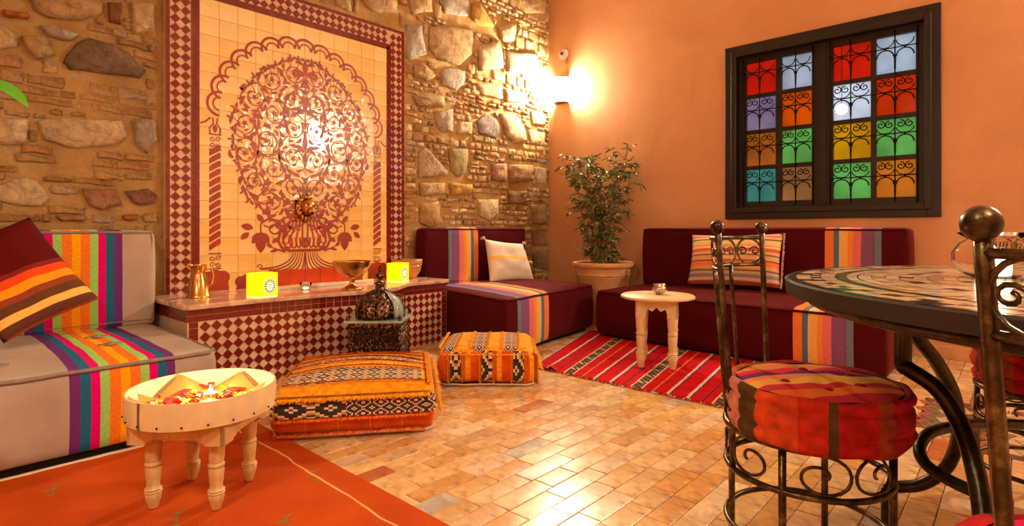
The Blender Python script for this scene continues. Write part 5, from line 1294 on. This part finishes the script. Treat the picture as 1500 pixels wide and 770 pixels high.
# lamp in the courtyard outside, seen through the pale pane
XL = 0.36; d = ray(1233); t_ = (XL-CX)/d[0]; yl = CY+d[1]*t_; zl = CH+(YH-160)/FPX*t_
ol = empty('outside_lantern', (XL, yl, zl), label='bright globe lantern hanging outside behind the pale window pane', cat='lamp')
q = MB(); q.ball((0, 0, 0), 0.045, 16); q.build('globe', emis('lamp_globe', (1, 0.86, 0.7), 10), ol, smooth=True)
MB().tube([(0, 0, 0.045), (0, 0, 2.72-zl), (0.15-XL, 0, 2.72-zl)], 0.005, 6).build('bracket', M['iron'], ol)

# ------------------------------------------------------------------ wall lights
def sconce(y, z, label):
    t = empty('wall_sconce', (0, y, z), label=label, cat='wall lamp')
    hw, hh, dp = 0.085, 0.145, 0.085
    MB().box((-0.012, -hw, -hh), (-0.001, hw, hh)).build('back_plate', M['iron'], t)
    q = MB(); n_ = 10; P = [(-0.013-dp*math.sin(PI*k/n_), hw*math.cos(PI*k/n_)) for k in range(n_+1)]
    q.prism(P, -hh+0.012, hh-0.012); q.build('shade', emis('sconce_glow', WARM, SCONCE_E), t, smooth=False)
    for nm_, zz_ in (('top_rail', hh-0.012), ('bottom_rail', -hh)):
        q = MB(); q.prism([(x*1.06, y_*1.05) for x, y_ in P], zz_, zz_+0.012); q.build(nm_, M['bronze'], t)
    return t
sconce(-0.195, 2.475, 'bright wall sconce high in the corner beside the stone wall')
sconce(-5.23, 2.50, 'second bright wall sconce on the orange wall beyond the window')
cm = empty('wall_camera', (0, -0.235, 2.87), label='small round white camera with a violet lens above the corner sconce', cat='camera')
Ry = Matrix.Rotation(rad(-90), 4, 'Y')
MB().lathe([(0, 0), (0.045, 0), (0.058, 0.015), (0.06, 0.035), (0.045, 0.055), (0, 0.062)], 24, Ry).build('housing', M['plastic_white'], cm, smooth=True)
MB().lathe([(0, 0.055), (0.022, 0.058), (0.02, 0.066), (0, 0.068)], 16, Ry).build('lens', M['lens'], cm, smooth=True)
MB().box((-0.02, -0.02, -0.11), (-0.001, 0.02, -0.055)).build('bracket', M['plaster'], cm)
def fill(x, y, z, wt):  # unseen hanging lamp, added behind the camera as general fill light
    t = empty('fill_lamp', (x, y, z), label='unseen brass lamp added as fill, hanging from the ceiling %s' % ('above the dining table' if y < -4.5 else 'over the middle of the room'), cat='pendant lamp')
    MB().tube([(0, 0, 0.2), (0, 0, 3.9-z)], 0.006, 6).build('cord', M['iron'], t)
    MB().lathe([(0.03, 0.2), (0.05, 0.19), (0.13, 0.08), (0.17, 0.0), (0.165, 0.0), (0.125, 0.075), (0.045, 0.18), (0.03, 0.19)], 28).build('shade', M['brass'], t, smooth=True)
    MB().ball((0, 0, 0.03), 0.055, 14).build('bulb', emis('fill_bulb', WARM, 15), t, smooth=True)
    l = bpy.data.lights.new('fill_light', 'AREA'); l.shape = 'DISK'; l.size = 0.5; l.energy = wt; l.color = WARM; lo = bpy.data.objects.new('fill_light', l); C.objects.link(lo); lo.parent = t; lo.location = (0, 0, -0.06)
fill(-4.9, -5.2, 2.9, FILL_W); fill(-6.2, -3.2, 2.9, FILL_W)

# ------------------------------------------------------------------ round mosaic table
TC = Vector((-3.20, -4.33)); TR, TH = 0.82, 0.795
tb = empty('mosaic_table', (TC.x, TC.y, 0), label='large round table with a cream and black mosaic top on curled iron legs', cat='table')
MB().lathe([(0, TH-0.035), (TR-0.02, TH-0.038), (TR, TH-0.036), (TR+0.003, TH-0.004), (TR-0.004, TH), (TR-0.012, TH-0.003), (0, TH-0.003)], 96).build('top_slab', simple('dark_table_rim', (0.012, 0.008, 0.006), 0.55, amt=0.4), tb, smooth=True, auto=35)
tmm = Mat('table_mosaic', rough=0.16); tmm.col(tmm.attr()); tmm.bump(tmm.noise(40, 2), 0.08, 0.003)
q = MB(); rp = random.Random(13)
crm = [(0.74, 0.52, 0.33), (0.68, 0.46, 0.28), (0.80, 0.60, 0.42), (0.58, 0.37, 0.22)]; bk = (0.03, 0.02, 0.015)
def ringtiles(r0, r1, n_, cf, off=0.0, gap=0.0016):
    for k in range(n_):
        a0 = 2*PI*(k+off)/n_+gap/r1; a1 = 2*PI*(k+1+off)/n_-gap/r1; q.col = cf(k); z = TH+0.0006+rp.uniform(-.0005, .0005)
        m_ = max(1, int((a1-a0)*r1/0.03)); 
        P = [(r1*math.cos(a0+(a1-a0)*i/m_), r1*math.sin(a0+(a1-a0)*i/m_), z) for i in range(m_+1)]+[(r0*math.cos(a1-(a1-a0)*i/m_), r0*math.sin(a1-(a1-a0)*i/m_), z) for i in range(m_+1)]
        q.poly(P)
def dkr(k): return bk
ringtiles(0.797, 0.812, 120, dkr); ringtiles(0.762, 0.795, 90, lambda k: rp.choice(crm) if k % 4 else bk); ringtiles(0.740, 0.760, 120, lambda k: bk if k % 2 else rp.choice(crm), 0.5)
ringtiles(0.705, 0.738, 100, lambda k: rp.choice(crm)); ringtiles(0.680, 0.703, 70, dkr); ringtiles(0.655, 0.678, 110, lambda k: rp.choice(crm)); r = 0.653; i = 0
while r > 0.07:
    w_ = 0.030; n_ = max(6, int(2*PI*r/0.052)); i += 1
    ringtiles(r-w_, r-0.0016, n_, (lambda k: rp.choice(crm)) if i % 4 else (lambda k: bk if k % 3 == 0 else rp.choice(crm)), 0.5*(i % 2)); r -= w_
ringtiles(0.005, r-0.0016, 6, lambda k: bk)
o = q.build('mosaic_tiles', tmm.m, tb, fixn=False); o['kind'] = 'stuff'
MB().tube([((TR-0.06)*math.cos(2*PI*k/48), (TR-0.06)*math.sin(2*PI*k/48), TH-0.052) for k in range(48)], 0.014, 8, closed=True).build('under_ring', M['table_iron'], tb, smooth=True)
def catmull(P, n_=7):
    P = [Vector(p) for p in P]; out = []
    for i in range(len(P)-1):
        p0, p1, p2, p3 = P[max(i-1, 0)], P[i], P[i+1], P[min(i+2, len(P)-1)]
        for k in range(n_):
            t = k/n_; out.append(0.5*((2*p1)+(p2-p0)*t+(2*p0-5*p1+4*p2-p3)*t*t+(3*p1-p0-3*p2+p3)*t**3))
    return out+[P[-1]]
tcv = Vector((TC.x, TC.y, 0))
def rodw(pts, r): return catmull([att(*p)-tcv for p in pts], 7)
legA = rodw([(1323, 455, 1.385), (1323, 500, 1.385), (1323, 533, 1.385), (1332, 541, 1.37), (1375, 572, 1.33), (1410, 628, 1.28), (1430, 695, 1.23), (1441, 770, 1.18), (1440, 850, 1.13), (1425, 940, 1.08)], 0)
legA[-1].z = max(legA[-1].z, 0.02)
legB = rodw([(1335, 465, 1.46), (1345, 495, 1.47), (1372, 530, 1.50), (1397, 580, 1.56), (1404, 632, 1.62), (1388, 682, 1.68), (1350, 709, 1.72), (1310, 713, 1.76), (1300, 717, 1.76)], 0)
loop = rodw([(1560, 628, 1.70), (1500, 622, 1.66), (1440, 621, 1.60), (1400, 624, 1.56), (1362, 634, 1.52), (1347, 655, 1.49), (1355, 678, 1.45), (1385, 700, 1.40), (1432, 722, 1.33), (1480, 740, 1.27)], 0)
for rzv, mir in ((0, False), (PI, False)):
    Rz = Matrix.Rotation(rzv, 3, 'Z')
    for nm_, P, r in (('leg', legA, 0.019), ('leg', legB, 0.018), ('stretcher', loop, 0.015)):
        q = MB(); q.tube([Rz @ p for p in P], r, 10); q.build(nm_, M['table_iron'], tb, smooth=True)
    e = Rz @ legB[-1]; MB().lathe([(0, 0), (0.018, 0), (0.018, max(0.02, e.z)), (0, max(0.02, e.z))], 12, c=(e.x, e.y, 0)).build('foot', M['table_iron'], tb)
    q = MB(); top = Rz @ legA[0]; q.tube([top+Vector((0, 0, 0)), Vector((top.x, top.y, TH-0.036))], 0.019, 10); q.tube([Rz @ legB[0], Vector(((Rz @ legB[0]).x, (Rz @ legB[0]).y, TH-0.036))], 0.018, 10); q.build('leg_socket', M['table_iron'], tb, smooth=True)
# glass candle bowl on the table
gb = empty('candle_bowl', (-3.125, -3.955, TH+0.002), label='round clear glass bowl holding a lit white candle on the mosaic table', cat='candle holder')
MB().lathe([(0, 0), (0.045, 0.0), (0.07, 0.012), (0.086, 0.04), (0.086, 0.062), (0.070, 0.088), (0.052, 0.098), (0.074, 0.114), (0.072, 0.116), (0.049, 0.099), (0.067, 0.087), (0.083, 0.061), (0.083, 0.041), (0.068, 0.015), (0.044, 0.004), (0, 0.004)], 40).build('glass', M['glass'], gb, smooth=True)
MB().lathe([(0, 0.005), (0.036, 0.005), (0.038, 0.04), (0.03, 0.046), (0, 0.042)], 24).build('candle', emis('glowing_wax', (1, 0.82, 0.6), 2.6), gb, smooth=True)
MB().lathe([(0, 0.046), (0.007, 0.055), (0.009, 0.064), (0.004, 0.078), (0, 0.085)], 12).build('flame', M['flame'], gb, smooth=True)
l = bpy.data.lights.new('flame_light', 'POINT'); l.energy = 4.0; l.color = (1, 0.74, 0.45); l.shadow_soft_size = 0.02; lo = bpy.data.objects.new('flame_light', l); C.objects.link(lo); lo.parent = gb; lo.location = (0, 0, 0.125)

# ------------------------------------------------------------------ wrought iron chairs; local frame faces -Y
m = Mat('madras_cushion_top', rough=0.8); x_, y_, z_ = m.xyz(); tt_ = (x_*0.70+y_*0.71+0.045)*2.35+0.5+(E(m.nt, m.noise(5, 2))-0.5)*0.16
top_c = m.ramp(tt_, [(0, (0.50, 0.015, 0.02)), (0.14, (0.80, 0.14, 0.01)), (0.24, (0.62, 0.02, 0.02)), (0.31, (0.93, 0.42, 0.05)), (0.43, (0.88, 0.28, 0.10)), (0.50, (0.18, 0.01, 0.14)), (0.58, (0.78, 0.01, 0.02)), (0.67, (0.86, 0.26, 0.10)), (0.80, (0.90, 0.36, 0.04)), (0.92, (0.93, 0.42, 0.04))], True)
m.col(top_c); m.bump(m.noise(60, 3), 0.3, 0.004); M['cush_top'] = m.m
m = Mat('madras_cushion_side', rough=0.8); u, v = m.uv(); 
sc2 = m.ramp(u, [(0, (0.45, 0.012, 0.01)), (0.10, (0.60, 0.03, 0.01)), (0.20, (0.80, 0.22, 0.03)), (0.30, (0.82, 0.30, 0.22)), (0.385, (0.12, 0.06, 0.018)), (0.433, (0.74, 0.08, 0.015)), (0.51, (0.64, 0.03, 0.012)), (0.556, (0.12, 0.055, 0.018)), (0.572, (0.52, 0.012, 0.01)), (0.64, (0.42, 0.06, 0.015)), (0.67, (0.50, 0.008, 0.03)), (0.78, (0.42, 0.01, 0.01)), (0.88, (0.12, 0.06, 0.02)), (0.91, (0.6, 0.02, 0.02))], True)
m.col(m.mix(1.0, sc2, m.ramp(m.noise(30, 3), [(0.3, (0.5,)*3), (0.7, (0.95,)*3)]), 'MULTIPLY')); m.bump(m.noise(90, 3), 0.4, 0.005); M['cush_side'] = m.m
m = Mat('pink_cushion_top', rough=0.8); x_, y_, z_ = m.xyz(); tt_ = (x_*0.8+y_*0.4+0.22)*2.3
m.col(m.ramp(tt_, [(0, (0.85, 0.30, 0.03)), (0.2, (0.75, 0.02, 0.16)), (0.45, (0.90, 0.40, 0.05)), (0.6, (0.72, 0.01, 0.10)), (0.8, (0.88, 0.22, 0.02))], True)); M['cush_pink'] = m.m
def chair(loc, rz, label, top_mat, coff=(0, 0), cr=0.212):
    t = empty('iron_chair', (loc[0], loc[1], 0), rz, label=label, cat='chair')
    Br = M['bronze']
    rg = 0.200
    def ring(nm_, r, z, rt_): MB().tube([(r*math.cos(2*PI*k/48), r*math.sin(2*PI*k/48), z) for k in range(48)], rt_, 8, closed=True).build(nm_, Br, t, smooth=True)
    ring('seat_ring', rg, 0.392, 0.010); ring('apron_ring', rg, 0.282, 0.008); ring('foot_ring', rg, 0.130, 0.008)
    for a in (0, 90, 180, 270):
        a = rad(a); x, y = rg*math.cos(a), rg*math.sin(a); MB().tube([(x*0.99, y*0.99, 0.0), (x*0.99, y*0.99, 0.392)], 0.0095, 8).build('leg', Br, t, smooth=True)
    q = MB()                                        # scrolls between the two rings
    def cyl(a, z, r=rg): return (r*math.cos(a), r*math.sin(a), z)
    for k in range(8):
        s_ = 1 if k % 2 else -1; a0 = PI/4*(k//2*2)+PI/4+s_*0.365; P = []
        for i in range(30):
            th_ = i/29; ang = PI*0.5-s_*th_*2*PI*1.35; rr_ = 1.0 if th_ < 0.25 else 1.0-0.82*((th_-0.25)/0.75)**0.85
            P.append(cyl(a0+s_*0.04*0-0.335*rr_*math.cos(ang), 0.336+0.050*rr_*math.sin(ang)))
        q = MB(); q.tube(P, 0.0042, 5); q.build('scroll', Br, t, smooth=True)
    # back: two outer posts with ball finials, two inner rods, two rails, a row of rings
    def bp(a, z):                                   # position on the leaning back surface
        k = max(0, (z-0.392)/(0.93-0.392)); r = rg+0.042*k; return (r*math.cos(a), r*math.sin(a), z)
    for a in (45, 135):
        a = rad(a); q = MB(); q.tube([bp(a, 0.282+0.65*i/10) for i in range(11)], [0.0085]*11, 8); q.build('back_post', Br, t, smooth=True)
        p = bp(a, 0.930); q = MB(); q.ball((p[0], p[1], 0.926), 0.0185, 16, 1.05); q.build('finial', M['bronze'], t, smooth=True)
    for a in (75, 105):
        a = rad(a); MB().tube([bp(a, 0.392+(0.812-0.392)*i/8) for i in range(9)], 0.0065, 6).build('back_rod', Br, t, smooth=True)
    for z in (0.896, 0.812): MB().tube([bp(rad(45+90*i/20), z) for i in range(21)], 0.0062, 6).build('back_rail', Br, t, smooth=True)
    q = MB(); W = 22.5
    for k in range(4):
        ac = 45+W*(k+0.5); q.tube([bp(rad(ac+W*0.47*math.cos(2*PI*i/20)), 0.854+0.039*math.sin(2*PI*i/20)) for i in range(20)], 0.0036, 5, closed=True)
        for s_ in (-1, 1): q.tube([bp(rad(ac+s_*W*0.23+W*0.2*(1-0.7*i/12)*math.cos(2*PI*1.2*i/12)), 0.854+0.014*(1-0.7*i/12)*math.sin(2*PI*1.2*i/12)) for i in range(13)], 0.003, 4)
    q.build('back_scrolls', Br, t, smooth=True)
    q = MB(); n_ = 60; prof = []   # tufted round cushion
    cu = empty('seat_cushion', (0, 0, 0)); cu.parent = t
    zb, zt2 = 0.404, 0.530
    sidep = [(0.955, 0.0), (1.0, 0.012), (1.01, 0.028), (0.965, 0.037), (1.0, 0.050), (1.015, 0.068), (0.998, 0.086), (0.96, 0.094), (1.0, 0.104), (1.0, 0.118), (0.965, 0.128), (0.90, 0.122)]
    topp = [(0.90, 0.122), (0.8, 0.128), (0.6, 0.136), (0.4, 0.139), (0.2, 0.139), (0.0, 0.138)]
    for part, pr_, mt_ in (('side', sidep, M['cush_side']), ('top', topp, top_mat)):
        q = MB(); g_ = {}
        for i, (r, z) in enumerate(pr_):
            for k in range(n_):
                a = 2*PI*k/n_; wv = 1+0.010*math.sin(a*5+i)+0.008*math.sin(a*11+2*i); zz_ = z
                if part == 'top':
                    x, y = cr*r*math.cos(a), cr*r*math.sin(a)
                    for bx, by in ((0.08, 0.05), (-0.08, 0.05), (0, -0.10), (0.09, -0.06), (-0.09, -0.05), (0, 0.1)):
                        zz_ -= 0.014*math.exp(-((x-bx)**2+(y-by)**2)/0.0009)
                g_[i, k] = q.vert((coff[0]+cr*r*wv*math.cos(a), coff[1]+cr*r*wv*math.sin(a), zb+zz_+0.003*math.sin(a*7+i)*(1 if part == 'side' else r)))
        for i in range(len(pr_)-1):
            for k in range(n_): q.face([g_[i, k], g_[i, (k+1)%n_], g_[i+1, (k+1)%n_], g_[i+1, k]], [(k/n_, i/12), ((k+1)/n_, i/12), ((k+1)/n_, (i+1)/12), (k/n_, (i+1)/12)])
        if part == 'side': q.face([g_[0, k] for k in range(n_)][::-1], [(0, 0)]*n_)
        q.build('cushion_'+part, mt_, cu, smooth=True)
    for bx, by in ((0.08, 0.05), (-0.08, 0.05), (0, -0.10), (0.09, -0.06), (-0.09, -0.05)):
        q = MB(); q.ball((0, 0, 0), 0.013, 10, 0.45); o = q.build('button', M['cush_side'], cu, smooth=True); o.location = (coff[0]+bx, coff[1]+by, zb+0.129)
    return t
chair((-3.379, -3.578), 0, 'wrought iron chair with a red and orange round cushion standing alone before the mosaic table', M['cush_top'], (-0.045, -0.035))
chair((-4.105, -4.15), rad(90), 'iron chair closest to the viewer, its large ball finial in front of the candle bowl', M['cush_pink'], (0.0, 0.03))
chair((-2.47, -4.09), rad(-90), 'iron chair with a pink and orange cushion on the far side of the mosaic table', M['cush_pink'], (0.0, 0.0))
